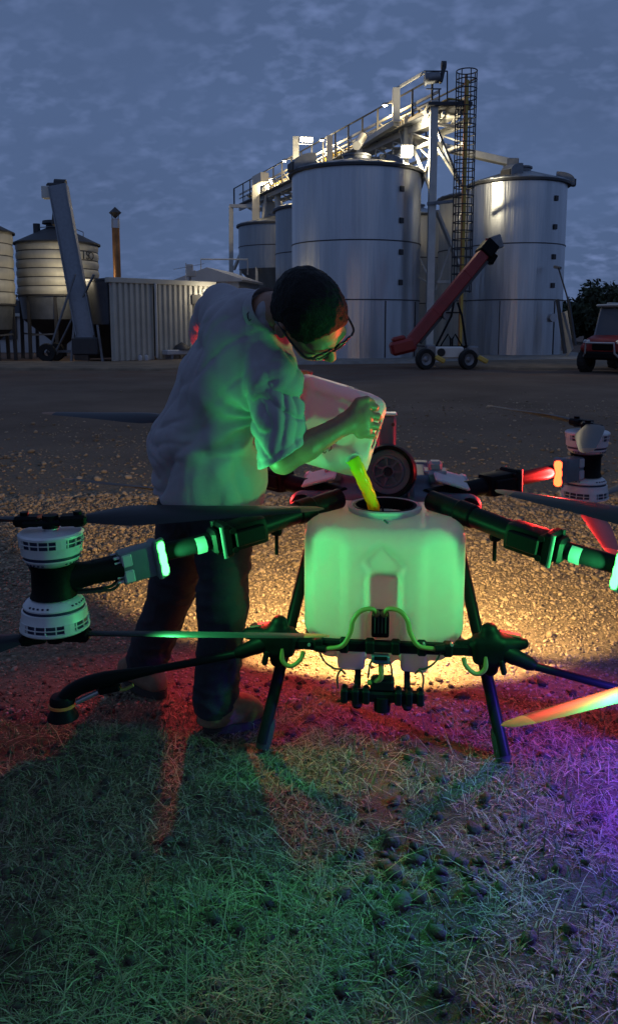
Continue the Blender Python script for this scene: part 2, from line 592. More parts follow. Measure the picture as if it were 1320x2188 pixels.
def mesh_glass(name, col, alpha, rough=0.1):
    m = bpy.data.materials.new(name); m.use_nodes = True
    b = m.node_tree.nodes['Principled BSDF']
    n = m.node_tree.nodes.new('ShaderNodeTexNoise'); n.inputs['Scale'].default_value = 8
    mr = m.node_tree.nodes.new('ShaderNodeMapRange'); mr.inputs[3].default_value = rough; mr.inputs[4].default_value = rough + 0.15
    m.node_tree.links.new(n.outputs['Fac'], mr.inputs[0]); m.node_tree.links.new(mr.outputs[0], b.inputs['Roughness'])
    b.inputs['Base Color'].default_value = (*col, 1)
    b.inputs['Alpha'].default_value = alpha
    M[name] = m
    return m
mesh_glass('windscreen', (0.10, 0.11, 0.13), 0.75, 0.25)
mesh_glass('lens_glass', (0.5, 0.55, 0.5), 0.12, 0.05)

def plastic(name, col, trans, rough=0.35, clear=0.0, var=0.04, tint=None):
    """cloudy polyethylene: part of the light goes through the wall"""
    m = bpy.data.materials.new(name); m.use_nodes = True
    nt = m.node_tree; N, L = nt.nodes, nt.links
    b = N['Principled BSDF']
    t = N.new('ShaderNodeTexCoord')
    n = N.new('ShaderNodeTexNoise'); n.inputs['Scale'].default_value = 7; n.inputs['Detail'].default_value = 5
    L.new(t.outputs['Object'], n.inputs['Vector'])
    mr = N.new('ShaderNodeMapRange'); mr.inputs[1].default_value = 0.3; mr.inputs[2].default_value = 0.7; mr.inputs[3].default_value = 1 - var; mr.inputs[4].default_value = 1 + var
    L.new(n.outputs['Fac'], mr.inputs[0])
    sc = N.new('ShaderNodeVectorMath'); sc.operation = 'SCALE'; sc.inputs[0].default_value = col; L.new(mr.outputs[0], sc.inputs['Scale'])
    L.new(sc.outputs[0], b.inputs['Base Color'])
    b.inputs['Roughness'].default_value = rough
    b.inputs['Specular IOR Level'].default_value = 0.35
    tr = N.new('ShaderNodeBsdfTranslucent'); tr.inputs[0].default_value = (*(tint or col), 1)
    mx = N.new('ShaderNodeMixShader'); mx.inputs[0].default_value = trans
    L.new(b.outputs[0], mx.inputs[1]); L.new(tr.outputs[0], mx.inputs[2])
    out = N['Material Output']
    last = mx.outputs[0]
    if clear > 0:
        tp = N.new('ShaderNodeBsdfTransparent'); tp.inputs[0].default_value = (*(tint or col), 1)
        m2 = N.new('ShaderNodeMixShader'); m2.inputs[0].default_value = clear
        L.new(last, m2.inputs[1]); L.new(tp.outputs[0], m2.inputs[2]); last = m2.outputs[0]
    L.new(last, out.inputs['Surface'])
    M[name] = m
    return m
plastic('tank_plastic', (0.74, 0.76, 0.74), 0.45, 0.4)
plastic('jug_plastic', (0.74, 0.73, 0.73), 0.16, 0.4, clear=0.09)
plastic('spray_mix', (0.62, 0.66, 0.03), 0.5, 0.15, tint=(0.75, 0.85, 0.05))
plastic('jug_mix', (0.45, 0.62, 0.04), 0.5, 0.2, tint=(0.6, 0.85, 0.05))

def galv(name, base=(0.42, 0.44, 0.47), rough=0.42):
    """galvanised silo sheet: streaked in vertical bands round the barrel"""
    m = bpy.data.materials.new(name); m.use_nodes = True
    nt = m.node_tree; N, L = nt.nodes, nt.links
    b = N['Principled BSDF']
    b.inputs['Metallic'].default_value = 0.97
    t = N.new('ShaderNodeTexCoord'); s = N.new('ShaderNodeSeparateXYZ'); L.new(t.outputs['Object'], s.inputs[0])
    a = N.new('ShaderNodeMath'); a.operation = 'ARCTAN2'; L.new(s.outputs['Y'], a.inputs[0]); L.new(s.outputs['X'], a.inputs[1])
    c = N.new('ShaderNodeCombineXYZ'); L.new(a.outputs[0], c.inputs[0])
    zs = N.new('ShaderNodeMath'); zs.operation = 'MULTIPLY'; zs.inputs[1].default_value = 0.035; L.new(s.outputs['Z'], zs.inputs[0]); L.new(zs.outputs[0], c.inputs[2])
    n = N.new('ShaderNodeTexNoise'); n.inputs['Scale'].default_value = 4.2; n.inputs['Detail'].default_value = 3; n.inputs['Roughness'].default_value = 0.55
    L.new(c.outputs[0], n.inputs['Vector'])
    bp = N.new('ShaderNodeBump'); bp.inputs['Strength'].default_value = 0.6; bp.inputs['Distance'].default_value = 0.10
    L.new(n.outputs['Fac'], bp.inputs['Height'])
    # fine horizontal corrugation
    w = N.new('ShaderNodeTexWave'); w.wave_type = 'BANDS'; w.bands_direction = 'Z'; w.inputs['Scale'].default_value = 3.2; w.inputs['Distortion'].default_value = 0
    L.new(t.outputs['Object'], w.inputs['Vector'])
    b2 = N.new('ShaderNodeBump'); b2.inputs['Strength'].default_value = 0.05; b2.inputs['Distance'].default_value = 0.01
    L.new(w.outputs['Fac'], b2.inputs['Height']); L.new(bp.outputs[0], b2.inputs['Normal']); L.new(b2.outputs[0], b.inputs['Normal'])
    n3 = N.new('ShaderNodeTexNoise'); n3.inputs['Scale'].default_value = 4; n3.inputs['Detail'].default_value = 8; n3.inputs['Roughness'].default_value = 0.7
    L.new(c.outputs[0], n3.inputs['Vector'])
    mr = N.new('ShaderNodeMapRange'); mr.inputs[1].default_value = 0.3; mr.inputs[2].default_value = 0.7; mr.inputs[3].default_value = 0.78; mr.inputs[4].default_value = 1.2
    L.new(n3.outputs['Fac'], mr.inputs[0])
    sc = N.new('ShaderNodeVectorMath'); sc.operation = 'SCALE'; sc.inputs[0].default_value = base; L.new(mr.outputs[0], sc.inputs['Scale'])
    L.new(sc.outputs[0], b.inputs['Base Color'])
    mr2 = N.new('ShaderNodeMapRange'); mr2.inputs[3].default_value = rough - 0.12; mr2.inputs[4].default_value = rough + 0.15
    L.new(n3.outputs['Fac'], mr2.inputs[0]); L.new(mr2.outputs[0], b.inputs['Roughness'])
    M[name] = m
    return m
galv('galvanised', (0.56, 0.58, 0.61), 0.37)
galv('galvanised_floodlit', (0.62, 0.60, 0.54), 0.55)
M['galvanised_floodlit'].node_tree.nodes['Principled BSDF'].inputs['Metallic'].default_value = 0.25  # paler and less metallic copy, so the floodlit silos look lit
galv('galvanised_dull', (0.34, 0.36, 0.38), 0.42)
# ================================================================== the setting: ground
def ground_material():
    m = bpy.data.materials.new('ground_mix'); m.use_nodes = True
    nt = m.node_tree; N, L = nt.nodes, nt.links
    b = N['Principled BSDF']; b.inputs['Roughness'].default_value = 0.95; b.inputs['Specular IOR Level'].default_value = 0.2
    t = N.new('ShaderNodeTexCoord'); s = N.new('ShaderNodeSeparateXYZ'); L.new(t.outputs['Object'], s.inputs[0])
    def tex(scale, detail=6, rough=0.6):
        n = N.new('ShaderNodeTexNoise'); n.inputs['Scale'].default_value = scale; n.inputs['Detail'].default_value = detail; n.inputs['Roughness'].default_value = rough
        L.new(t.outputs['Object'], n.inputs['Vector']); return n.outputs['Fac']
    def rng_(src, a, b_, c=0.0, d=1.0):
        n = N.new('ShaderNodeMapRange'); n.inputs[1].default_value = a; n.inputs[2].default_value = b_; n.inputs[3].default_value = c; n.inputs[4].default_value = d
        L.new(src, n.inputs[0]); return n.outputs[0]
    def mixc(f, a, b_):
        n = N.new('ShaderNodeMix'); n.data_type = 'RGBA'; L.new(f, n.inputs[0])
        for i, x in ((6, a), (7, b_)):
            if isinstance(x, tuple): n.inputs[i].default_value = (*x, 1)
            else: L.new(x, n.inputs[i])
        return n.outputs[2]
    def math_(op, a, b_):
        n = N.new('ShaderNodeMath'); n.operation = op
        for i, x in ((0, a), (1, b_)):
            if isinstance(x, (int, float)): n.inputs[i].default_value = x
            else: L.new(x, n.inputs[i])
        return n.outputs[0]
    soil = mixc(rng_(tex(9), 0.35, 0.65), (0.050, 0.038, 0.028), (0.105, 0.080, 0.055))
    grav = mixc(rng_(tex(38, 4), 0.38, 0.62), (0.15, 0.122, 0.088), (0.25, 0.205, 0.148))
    road = mixc(rng_(tex(0.45, 8), 0.35, 0.65), (0.125, 0.092, 0.070), (0.20, 0.150, 0.115))
    redd = mixc(rng_(tex(1.3, 6), 0.4, 0.65), road, (0.17, 0.10, 0.07))
    yj = math_('ADD', s.outputs['Y'], math_('MULTIPLY', math_('SUBTRACT', tex(2.2), 0.5), 1.0))
    f1 = rng_(yj, 2.55, 2.85)
    yk = math_('ADD', s.outputs['Y'], math_('MULTIPLY', math_('SUBTRACT', tex(0.7), 0.5), 6.0))
    f2 = rng_(yk, 6.0, 10.5)
    f3 = rng_(yk, 17.0, 21.0)
    c = mixc(f1, soil, grav)
    c = mixc(f2, c, road)
    c = mixc(f3, c, redd)
    L.new(c, b.inputs['Base Color'])
    bp = N.new('ShaderNodeBump'); bp.inputs['Strength'].default_value = 0.9; bp.inputs['Distance'].default_value = 0.02
    L.new(tex(45, 8, 0.7), bp.inputs['Height'])
    b2 = N.new('ShaderNodeBump'); b2.inputs['Strength'].default_value = 0.5; b2.inputs['Distance'].default_value = 0.08
    L.new(tex(5, 6, 0.6), b2.inputs['Height']); L.new(bp.outputs[0], b2.inputs['Normal'])
    L.new(b2.outputs[0], b.inputs['Normal'])
    return m
M['ground'] = ground_material()

def gz(x, y):
    """height of the ground surface (arrays)"""
    x = np.asarray(x, float); y = np.asarray(y, float)
    sh = np.broadcast(x, y).shape
    X, Y = np.broadcast_arrays(x, y)
    p = np.stack([X.ravel(), Y.ravel(), np.zeros(X.size)], 1)
    z = 0.010 * vnoise(p * 3.1, 1) + 0.006 * vnoise(p * 9, 2) + 0.003 * vnoise(p * 26, 3)
    fade = np.clip((16 - p[:, 1]) / 8, 0, 1)
    far = 0.03 * vnoise(p * 0.5, 4) * np.clip((p[:, 1] - 6) / 6, 0, 1) * np.clip((40 - p[:, 1]) / 12, 0, 1)
    return (z * fade + far - 0.006).reshape(sh)

xs = np.concatenate([[-900, -300, -120, -60, -30], np.arange(-18, -3, 1.0), np.arange(-3, -1.6, 0.1), np.arange(-1.6, 2.2, 0.025), np.arange(2.2, 4, 0.1), np.arange(4, 19, 1.0), [30, 60, 120, 300, 900]])
ys = np.concatenate([[-60, -20, -6, -2, 0], np.arange(0.4, 1.1, 0.1), np.arange(1.1, 4.2, 0.025), np.arange(4.2, 8, 0.12), np.arange(8, 40, 1.0), [45, 60, 90, 150, 300, 600, 1500]])
gx, gy = np.meshgrid(xs, ys, indexing='ij')
gv = np.stack([gx.ravel(), gy.ravel(), gz(gx.ravel(), gy.ravel())], 1)
ii = np.arange(len(xs) - 1)[:, None] * len(ys) + np.arange(len(ys) - 1)[None, :]
gf = np.stack([ii, ii + len(ys), ii + len(ys) + 1, ii + 1], -1).reshape(-1, 4)
gm = np_mesh('ground', gv, gf, M['ground']); gm.shade_smooth()
tag(link('ground', gm), kind='structure')

# loose stone: thousands of small pieces scattered over the yard
phi = (1 + 5**0.5) / 2
ICO = np.array([(-1, phi, 0), (1, phi, 0), (-1, -phi, 0), (1, -phi, 0), (0, -1, phi), (0, 1, phi), (0, -1, -phi), (0, 1, -phi), (phi, 0, -1), (phi, 0, 1), (-phi, 0, -1), (-phi, 0, 1)]) / 1.902
ICF = np.array([(0, 11, 5), (0, 5, 1), (0, 1, 7), (0, 7, 10), (0, 10, 11), (1, 5, 9), (5, 11, 4), (11, 10, 2), (10, 7, 6), (7, 1, 8), (3, 9, 4), (3, 4, 2), (3, 2, 6), (3, 6, 8), (3, 8, 9), (4, 9, 5), (2, 4, 11), (6, 2, 10), (8, 6, 7), (9, 8, 1)])
def scatter_lumps(name, pts, size, matn, flat=0.62, sink=0.25, rough=0.28):
    n = len(pts)
    j = 1 + rough * rng.uniform(-1, 1, (n, 12, 1))
    v = ICO[None] * j * rng.uniform(0.7, 1.3, (n, 1, 3)) * np.array([1, 1, flat])
    a = rng.uniform(0, 2 * np.pi, n); c, s = np.cos(a)[:, None], np.sin(a)[:, None]
    tl = rng.normal(0, 0.35, n)[:, None]
    x, y, z = v[..., 0], v[..., 1], v[..., 2]
    y, z = y * np.cos(tl) - z * np.sin(tl), y * np.sin(tl) + z * np.cos(tl)
    x, y = x * c - y * s, x * s + y * c
    v = np.stack([x, y, z], -1) * size[:, None, None]
    v[..., 2] += (size * (flat - sink))[:, None]
    v += pts[:, None, :]
    f = ICF[None] + (np.arange(n) * 12)[:, None, None]
    return np_mesh(name, v.reshape(-1, 3), f.reshape(-1, 3), M[matn])

def wedge(n, y0, y1, k=0.44, c=0.25, power=1.0):
    y = y0 + (y1 - y0) * rng.random(n * 3)
    keep = rng.random(n * 3) < (k * y + c) / (k * y1 + c)
    y = y[keep][:n]
    x = rng.uniform(-1, 1, len(y)) * (k * y + c) + 0.04 * y
    return x, y
parts_ = []
x1, y1 = wedge(66000, 2.62, 6.2)
x2, y2 = wedge(22000, 6.0, 17.0)
x3, y3 = wedge(3600, 2.30, 2.75)
gx_ = np.concatenate([x1, x2, x3]); gy_ = np.concatenate([y1, y2, y3])
edge = vnoise(np.stack([gx_ * 2.2, gy_ * 2.2, gx_ * 0], 1), 9) * 0.14
fade_ = vnoise(np.stack([gx_ * 0.5, gy_ * 0.5, gx_ * 0], 1), 14)
ok = (rng.random(len(gx_)) < np.clip((14.5 + 3.0 * fade_ - gy_) / 8.0, 0, 1)**1.6 + (gy_ < 6)) & (gy_ > 2.60 + edge - 0.28 * (rng.random(len(gx_))**3))
gx_, gy_ = gx_[ok], gy_[ok]
sz = np.clip(rng.lognormal(-5.0, 0.45, len(gx_)), 0.003, 0.026)
sz = np.where(gy_ > 6, sz * 1.5, sz)
sz = sz * np.clip(0.42 + 0.22 * (gy_ - 2.5), 0.42, 1.0)
big = rng.random(len(sz)) < 0.015
sz = np.where(big, sz * 1.9, sz)
sme = scatter_lumps('gravel', np.stack([gx_, gy_, gz(gx_, gy_)], 1), sz, 'stone', 0.6, 0.33)
tag(link('gravel', sme), label='loose tan gravel spread over the yard', cat='gravel', kind='stuff')

# soil clods in the grass
cx_, cy_ = wedge(1700, 1.2, 2.9)
cs = np.clip(rng.lognormal(-5.0, 0.55, len(cx_)), 0.003, 0.020)
heap = rng.normal(0, 1, (46, 2)) * np.array([0.11, 0.06])
hx, hy = 0.27 + heap[:, 0], 1.80 + heap[:, 1]
cx_ = np.concatenate([cx_, hx]); cy_ = np.concatenate([cy_, hy]); cs = np.concatenate([cs, rng.uniform(0.008, 0.024, 46)])
cme = scatter_lumps('soil_clods', np.stack([cx_, cy_, gz(cx_, cy_)], 1), cs, 'clod', 0.6, 0.3, 0.42)
tag(link('soil_clods', cme), label='dark crumbled soil clods lying in the grass', cat='soil', kind='stuff')

def blades(name, x, y, length, width, tilt, matn, az=None):
    n = len(x)
    az = rng.uniform(0, 2 * np.pi, n) if az is None else az
    d = np.stack([np.cos(az), np.sin(az)], 1); p = np.stack([-d[:, 1], d[:, 0]], 1)
    z0 = gz(x, y) - 0.004
    def pt(t, side, bend):
        th = tilt * (0.75 + bend * t)
        out = length * t
        hx_ = x + d[:, 0] * out * np.sin(th) + p[:, 0] * side * width
        hy_ = y + d[:, 1] * out * np.sin(th) + p[:, 1] * side * width
        return np.stack([hx_, hy_, z0 + 0.004 * t + out * np.cos(th)], 1)
    v = np.stack([pt(0, -1, .3), pt(0, 1, .3), pt(0.55, -0.8, .3), pt(0.55, 0.8, .3), pt(1.0, 0, .3)], 1)
    f = np.array([(0, 1, 3), (0, 3, 2), (2, 3, 4)])[None] + (np.arange(n) * 5)[:, None, None]
    return np_mesh(name, v.reshape(-1, 3), f.reshape(-1, 3), M[matn])

def grassy(n, y0, y1, seed, thr):
    x, y = wedge(n, y0, y1, 0.44, 0.2)
    d = vnoise(np.stack([x * 4.5, y * 4.5, x * 0], 1), seed) + 0.6 * vnoise(np.stack([x * 13, y * 13, x * 0], 1), seed + 1)
    edge = 2.62 + 0.12 * vnoise(np.stack([x * 3, y * 0, x * 0], 1), seed + 2)
    ok = (0.55 * d > thr + 0.9 * rng.random(len(x)) - 0.45) & (y < edge + 0.25 * rng.random(len(x))**2)
    return x[ok], y[ok]
x, y = grassy(125000, 1.2, 2.9, 21, -0.02)
sm = blades('dry_grass', x, y, rng.uniform(0.012, 0.05, len(x)) * np.where(rng.random(len(x)) < 0.12, 1.7, 1.0), rng.uniform(0.0005, 0.0012, len(x)) * np.where(rng.random(len(x)) < 0.25, 2.2, 1.0), rng.uniform(1.12, 1.56, len(x)), 'straw')
tag(link('dry_grass', sm), label='matted dry grass covering the foreground', cat='grass', kind='stuff')
x, y = grassy(11000, 1.2, 2.75, 31, 0.15)
tx = rng.normal(-0.29, 0.07, 80); ty = rng.normal(1.62, 0.06, 80)
x = np.concatenate([x, tx]); y = np.concatenate([y, ty])
ln = rng.uniform(0.02, 0.07, len(x)); ln[-80:] = rng.uniform(0.03, 0.08, 80)
tl = rng.uniform(0.3, 1.25, len(x)); tl[-80:] = rng.uniform(0.02, 0.6, 80)
sm = blades('green_grass', x, y, ln, rng.uniform(0.0007, 0.0018, len(x)), tl, 'grass_green')
tag(link('green_grass', sm), label='short green grass growing through the dry grass', cat='grass', kind='stuff')
# a few long pale stalks on top
x, y = grassy(1500, 1.3, 3.0, 41, -0.3)
sm = blades('straw_stalks', x, y, rng.uniform(0.08, 0.2, len(x)), rng.uniform(0.0008, 0.0014, len(x)), rng.uniform(1.15, 1.5, len(x)), 'straw')
tag(link('straw_stalks', sm), label='long pale straw stalks lying on the grass', cat='straw', kind='stuff')

# low bank and pad the silos stand on
def bank(name, outline, z, matn, wob=0.0):
    """low raised sheet with a sloping, uneven edge"""
    vs, fs = [], []
    n = len(outline)
    cx = sum(p[0] for p in outline) / n; cy = sum(p[1] for p in outline) / n
    for k, (t, zz_) in enumerate(((1.0, -0.08), (0.985, z * 0.6), (0.955, z), (0.0, z + 0.02))):
        for i, (px_, py_) in enumerate(outline):
            w = 1 + wob * math.sin(i * 7.3 + k * 2.1) * (1 if k < 3 else 0)
            vs.append((cx + (px_ - cx) * t * w, cy + (py_ - cy) * t * w, zz_))
    for k in range(3):
        for i in range(n):
            j = (i + 1) % n
            fs.append((k * n + i, k * n + j, (k + 1) * n + j, (k + 1) * n + i))
    b = MB().add(vs, fs)
    return tag(b.build(name, M[matn], smooth=60), kind='structure')
def dense_outline(pts, n=10):
    out = []
    for i in range(len(pts)):
        a, b = Vector(pts[i]), Vector(pts[(i + 1) % len(pts)])
        for k in range(n):
            q = a.lerp(b, k / n)
            out.append((q.x + random.uniform(-.06, .06), q.y + random.uniform(-.06, .06)))
    return out
bank('silo_pad', dense_outline([(-1.2, 26.4), (4.6, 26.9), (11.6, 28.6), (11.6, 47), (-8, 52)]), 0.12, 'concrete')
mat('bank_soil', (0.20, 0.15, 0.10), 0.95, bump=0.7, bscale=5, var=0.35, vscale=1.6)
bank('earth_bank', dense_outline([(3.9, 23.9), (6.9, 22.9), (13.5, 23.2), (14, 26.4), (9.5, 29.2), (4.2, 26.6)]), 0.085, 'bank_soil', 0.004)
bank('verge', dense_outline([(-9.5, 23.2), (-4.2, 22.6), (-3.0, 25.5), (-3.2, 29.8), (-6.6, 26.9), (-12, 27.4)]), 0.07, 'bank_soil', 0.004)
# ================================================================== silos, gallery, shed and yard things
def open_ring(mb, r, z0, z1, n=64, t=0.03):
    """sheet wall: thin cylinder shell with real thickness"""
    return mb.lathe([(r, z0), (r, z1), (r - t, z1), (r - t, z0)], n, close=True)

def hood(parent, p, ang, w=0.55, name='vent_hood', tilt=0.0):
    """roof vent cowl: a quarter-round scoop with a dark mouth"""
    Mx = Matrix.Translation(p) @ Matrix.Rotation(ang, 4, 'Z') @ Matrix.Rotation(tilt, 4, 'Y')
    mb = MB()
    prof = []
    n = 8
    for k in range(n + 1):
        a = math.pi / 2 * k / n
        prof.append((w * math.cos(a), w * 0.85 * math.sin(a)))
    poly = [(-w * 0.75, 0)] + [(-w * 0.75 + 0.0 + w * 1.35 * math.sin(math.pi / 2 * k / n) * 1.0, w * 0.85 * (1 if k == 0 else math.cos(math.pi / 2 * k / n * 0.92))) for k in range(n + 1)]
    poly.append((w * 0.6, -w * 0.18))
    Mr = Mx @ Matrix.Translation((0, w * 0.5, 0)) @ Matrix.Rotation(R(90), 4, 'X')
    mb.prism(poly, Mr, w, 0)
    o = mb.build(name, M['grey_steel'], parent, 40)
    m2 = MB().box(Mx @ V(w * 0.62, 0, w * 0.06), (0.06, w * 0.92, w * 0.42), Mx.to_3x3())
    m2.build('mouth', M['bin_dark'], o)
    return o

def silo(label, X, Y, r, eave, seams, matn='galvanised', z0=0.10, hatches=None, hatch_ang=0.0, vseams=0, apex=0.46, cap=0.48, hopper=None, group='round grain silos in two rows'):
    root = empty('grain_silo', (X, Y, 0), 0, label, 'silo', group)
    zs = [z0 if hopper is None else hopper] + list(seams) + [eave]
    for i in range(len(zs) - 1):
        mb = MB(); open_ring(mb, r + 0.006 * (i % 2), zs[i] + 0.002, zs[i + 1] - 0.002, 72)
        mb.build('wall_ring', M[matn], root, 30)
    for z in seams:
        MB().lathe([(r + 0.004, z - 0.022), (r + 0.03, z - 0.018), (r + 0.03, z + 0.018), (r + 0.004, z + 0.022)], 72).build('seam_band', M['dark_steel'], root)
    # roof: shallow ribbed cone with eave lip
    mb = MB()
    n = 72
    vs, fs = [], []
    rings = [(r + 0.09, eave - 0.10), (r + 0.10, eave + 0.0), (cap * 1.02, eave + apex), (cap * 0.9, eave + apex + 0.01)]
    for k, (rr, z) in enumerate(rings):
        for j in range(n):
            a = 2 * math.pi * j / n
            up = 0.03 if (j % 3 == 0 and 0 < k < 3) else 0
            vs.append((rr * math.cos(a), rr * math.sin(a), z + up))
    for k in range(3):
        for j in range(n):
            j2 = (j + 1) % n
            fs.append((k * n + j, k * n + j2, (k + 1) * n + j2, (k + 1) * n + j))
    fs.append(tuple(3 * n + j for j in range(n)))
    mb.add(vs, fs).build('roof', M['galvanised_dull'], root, 20)
    MB().lathe([(r + 0.012, eave - 0.13), (r + 0.13, eave - 0.12), (r + 0.13, eave - 0.03), (r + 0.012, eave - 0.02)], 72).build('eave_rim', M['dark_steel'], root)
    mb = MB().lathe([(cap, eave + apex - 0.02), (cap, eave + apex + 0.13), (cap * 1.12, eave + apex + 0.14), (cap * 1.12, eave + apex + 0.20), (0.02, eave + apex + 0.30)], 36)
    mb.build('roof_cap', M['grey_steel'], root, 30)
    if hatches:
        for z in hatches:
            a = hatch_ang
            p = V(math.cos(a) * (r + 0.03), math.sin(a) * (r + 0.03), z)
            h = MB().box(p, (0.07, 0.17, 0.19), Matrix.Rotation(a, 3, 'Z'), 0.01).build('hatch', M['bin_dark'], root)
    for a in (vseams or []):
        p = V(math.cos(a) * (r + 0.012), math.sin(a) * (r + 0.012), 0)
        lo, hi = zs[0], zs[1]
        MB().box(p + V(0, 0, (lo + hi) / 2), (0.03, 0.03, hi - lo - 0.08), Matrix.Rotation(a, 3, 'Z')).build('vertical_seam', M['dark_steel'], root)
    if hopper is not None:
        MB().lathe([(r, hopper), (r * 0.96, hopper - 0.1), (0.25, hopper - 1.9), (0.2, hopper - 1.95)], 48).build('hopper', M[matn], root)
        for k in range(8):
            a = 2 * math.pi * (k + 0.3) / 8
            MB().beam((math.cos(a) * r * 0.97, math.sin(a) * r * 0.97, 0.05), (math.cos(a) * r * 0.97, math.sin(a) * r * 0.97, hopper + 0.05), 0.13).build('leg', M['white_steel'], root)
    else:
        MB().lathe([(r + 0.25, 0.02), (r + 0.25, z0 + 0.02), (0.02, z0 + 0.03)], 64).build('base_slab', M['concrete'], root)
    return root

cA = at(759, 640, 30.2)
zA = at(759, 372, 30.2).z
sA = silo('large shiny galvanised silo right behind the bending man, floodlight above its roof', cA.x, 30.2, 2.36, zA, [at(759, 640, 27.9).z, at(759, 512, 27.9).z],
          hatches=[at(850, y_, 28.2).z for y_ in (402, 470, 538, 603)], hatch_ang=math.atan2(-1.86, 1.45), vseams=[R(-113), R(-28), R(-67)])
hood(sA, V(-2.02, -0.75, zA + 0.05), R(200), 0.62)
hood(sA, V(1.35, -1.25, zA + 0.02), R(-15), 0.46)
cB = at(1097, 640, 32.5)
zB = at(1097, 395, 32.5).z
sB = silo('galvanised silo at the far right, beside the caged ladder', cB.x, 32.5, 1.88, zB, [at(1097, 640, 30.7).z, at(1097, 519, 30.7).z],
          hatches=[at(1150, y_, 31).z for y_ in (424, 485, 549, 610)], hatch_ang=math.atan2(-1.55, 1.05), vseams=[R(-120), R(-50)])
hood(sB, V(1.80, -0.35, zB - 0.02), R(-15), 0.52)
hood(sB, V(-0.55, -1.1, zB + 0.20), R(215), 0.5)
MB().tube(smooth_path([(1.1, -1.53, 1.55), (1.14, -1.66, 1.55)]), 0.16, 14).build('inspection_port', M['silver'], sB)
cD = at(690, 600, 38.6)
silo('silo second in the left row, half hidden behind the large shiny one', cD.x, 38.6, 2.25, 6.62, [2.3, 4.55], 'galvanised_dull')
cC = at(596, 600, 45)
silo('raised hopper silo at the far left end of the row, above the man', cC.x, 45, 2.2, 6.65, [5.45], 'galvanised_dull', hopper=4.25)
cE = at(1040, 600, 36.5)
silo('cream lit silo seen through the caged ladder', cE.x, 36.5, 2.2, at(940, 425, 36.5).z, [2.3, 4.5], 'galvanised_floodlit')
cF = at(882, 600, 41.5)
silo('lit silo glimpsed between the shiny silo and the tall post', cF.x, 41.5, 2.2, 6.6, [2.3, 4.5], 'galvanised_floodlit')

# ---- conveyor gallery above the silos, running away to the left
GD = Vector((-0.3667, 0.9303, 0)); GN = Vector((0.9303, 0.3667, 0))     # along / across
G0 = Vector((at(934, 220, 29).x, 29.0, 0))
ZD, ZT, ZR = at(930, 252, 29).z, at(930, 205, 29).z, at(930, 163, 29).z
def gp(s, off=0.0, z=0.0):
    return G0 + GD * s - GN * off + Vector((0, 0, z))
gal = empty('conveyor_gallery', gp(0, -0.6), 0, 'long white steel conveyor gallery on trestles above the silos', 'conveyor')
inv = Matrix.Translation(-gal.location)
def gpart(name, mb, matn, par=None):
    me = mb.mesh(name, M[matn])
    if par is None: me.transform(inv)
    else: me.transform(inv)
    return link(name, me, par or gal)
GL = 24.0
for off in (0.0, -1.3):
    gpart('deck_beam', MB().beam(gp(-0.1, off, ZD), gp(GL, off, ZD), 0.10, 0.24), 'white_steel')
    gpart('mid_rail', MB().beam(gp(-0.1, off, ZD + 0.62), gp(GL, off, ZD + 0.62), 0.05, 0.06), 'white_steel')
    gpart('top_chord', MB().beam(gp(-0.1, off, ZD + 0.86), gp(GL, off, ZD + 0.86), 0.06, 0.09), 'white_steel')
gpart('hand_rail', MB().beam(gp(-0.3, 0.05, ZR), gp(GL + 1.0, 0.05, ZR), 0.05, 0.05), 'dark_steel')
gpart('hand_rail', MB().beam(gp(-0.3, -1.35, ZR), gp(GL + 1.0, -1.35, ZR), 0.05, 0.05), 'dark_steel')
gpart('walkway', MB().beam(gp(0.4, -0.12, ZD + 0.15), gp(GL, -0.12, ZD + 0.15), 0.9, 0.04).beam(gp(0.4, -0.12, ZD + 0.2), gp(GL, -0.12, ZD + 0.2), 0.04, 0.08), 'grey_steel')
gpart('conveyor_trough', MB().beam(gp(0.2, -0.85, ZD + 0.45), gp(GL, -0.85, ZD + 0.45), 0.5, 0.55, bev=0.03), 'white_steel')
gpart('trough_lid', MB().beam(gp(0.2, -0.85, ZD + 0.76), gp(GL, -0.85, ZD + 0.76), 0.58, 0.05, bev=0.01), 'yellow_paint_and_lamplight')  # yellow lid colour stands for warm lamplight on the trough
for k in range(17):
    s = 0.3 + k * 1.42
    gpart('rail_post', MB().beam(gp(s, 0.05, ZD + 0.1), gp(s, 0.05, ZR), 0.07, 0.06), 'dark_steel')
    if k % 2 == 0:
        gpart('rail_post', MB().beam(gp(s, -1.35, ZD + 0.1), gp(s, -1.35, ZR), 0.06, 0.05), 'dark_steel')
for k in range(52):                         # close-set stanchions under the lid, runs coloured yellow as if lamplit
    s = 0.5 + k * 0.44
    gpart('stanchion', MB().beam(gp(s, -0.05, ZD + 0.12), gp(s, -0.05, ZD + 0.6), 0.06, 0.05), 'yellow_paint_and_lamplight' if k % 9 < 5 else 'white_steel')
for k in range(12):                         # cross beams and under-deck bracing
    s = 0.2 + k * 2.0
    gpart('cross_beam', MB().beam(gp(s, 0.0, ZD - 0.16), gp(s, -1.3, ZD - 0.16), 0.09, 0.1), 'white_steel')
    gpart('deck_brace', MB().beam(gp(s, 0.0, ZD - 0.2), gp(s + 2.0, -1.3, ZD - 0.2), 0.05, 0.05), 'white_steel')
    gpart('gusset', MB().beam(gp(s, 0.02, ZD + 0.62), gp(s + 0.6, -0.5, ZD + 0.12), 0.05, 0.05), 'grey_steel')
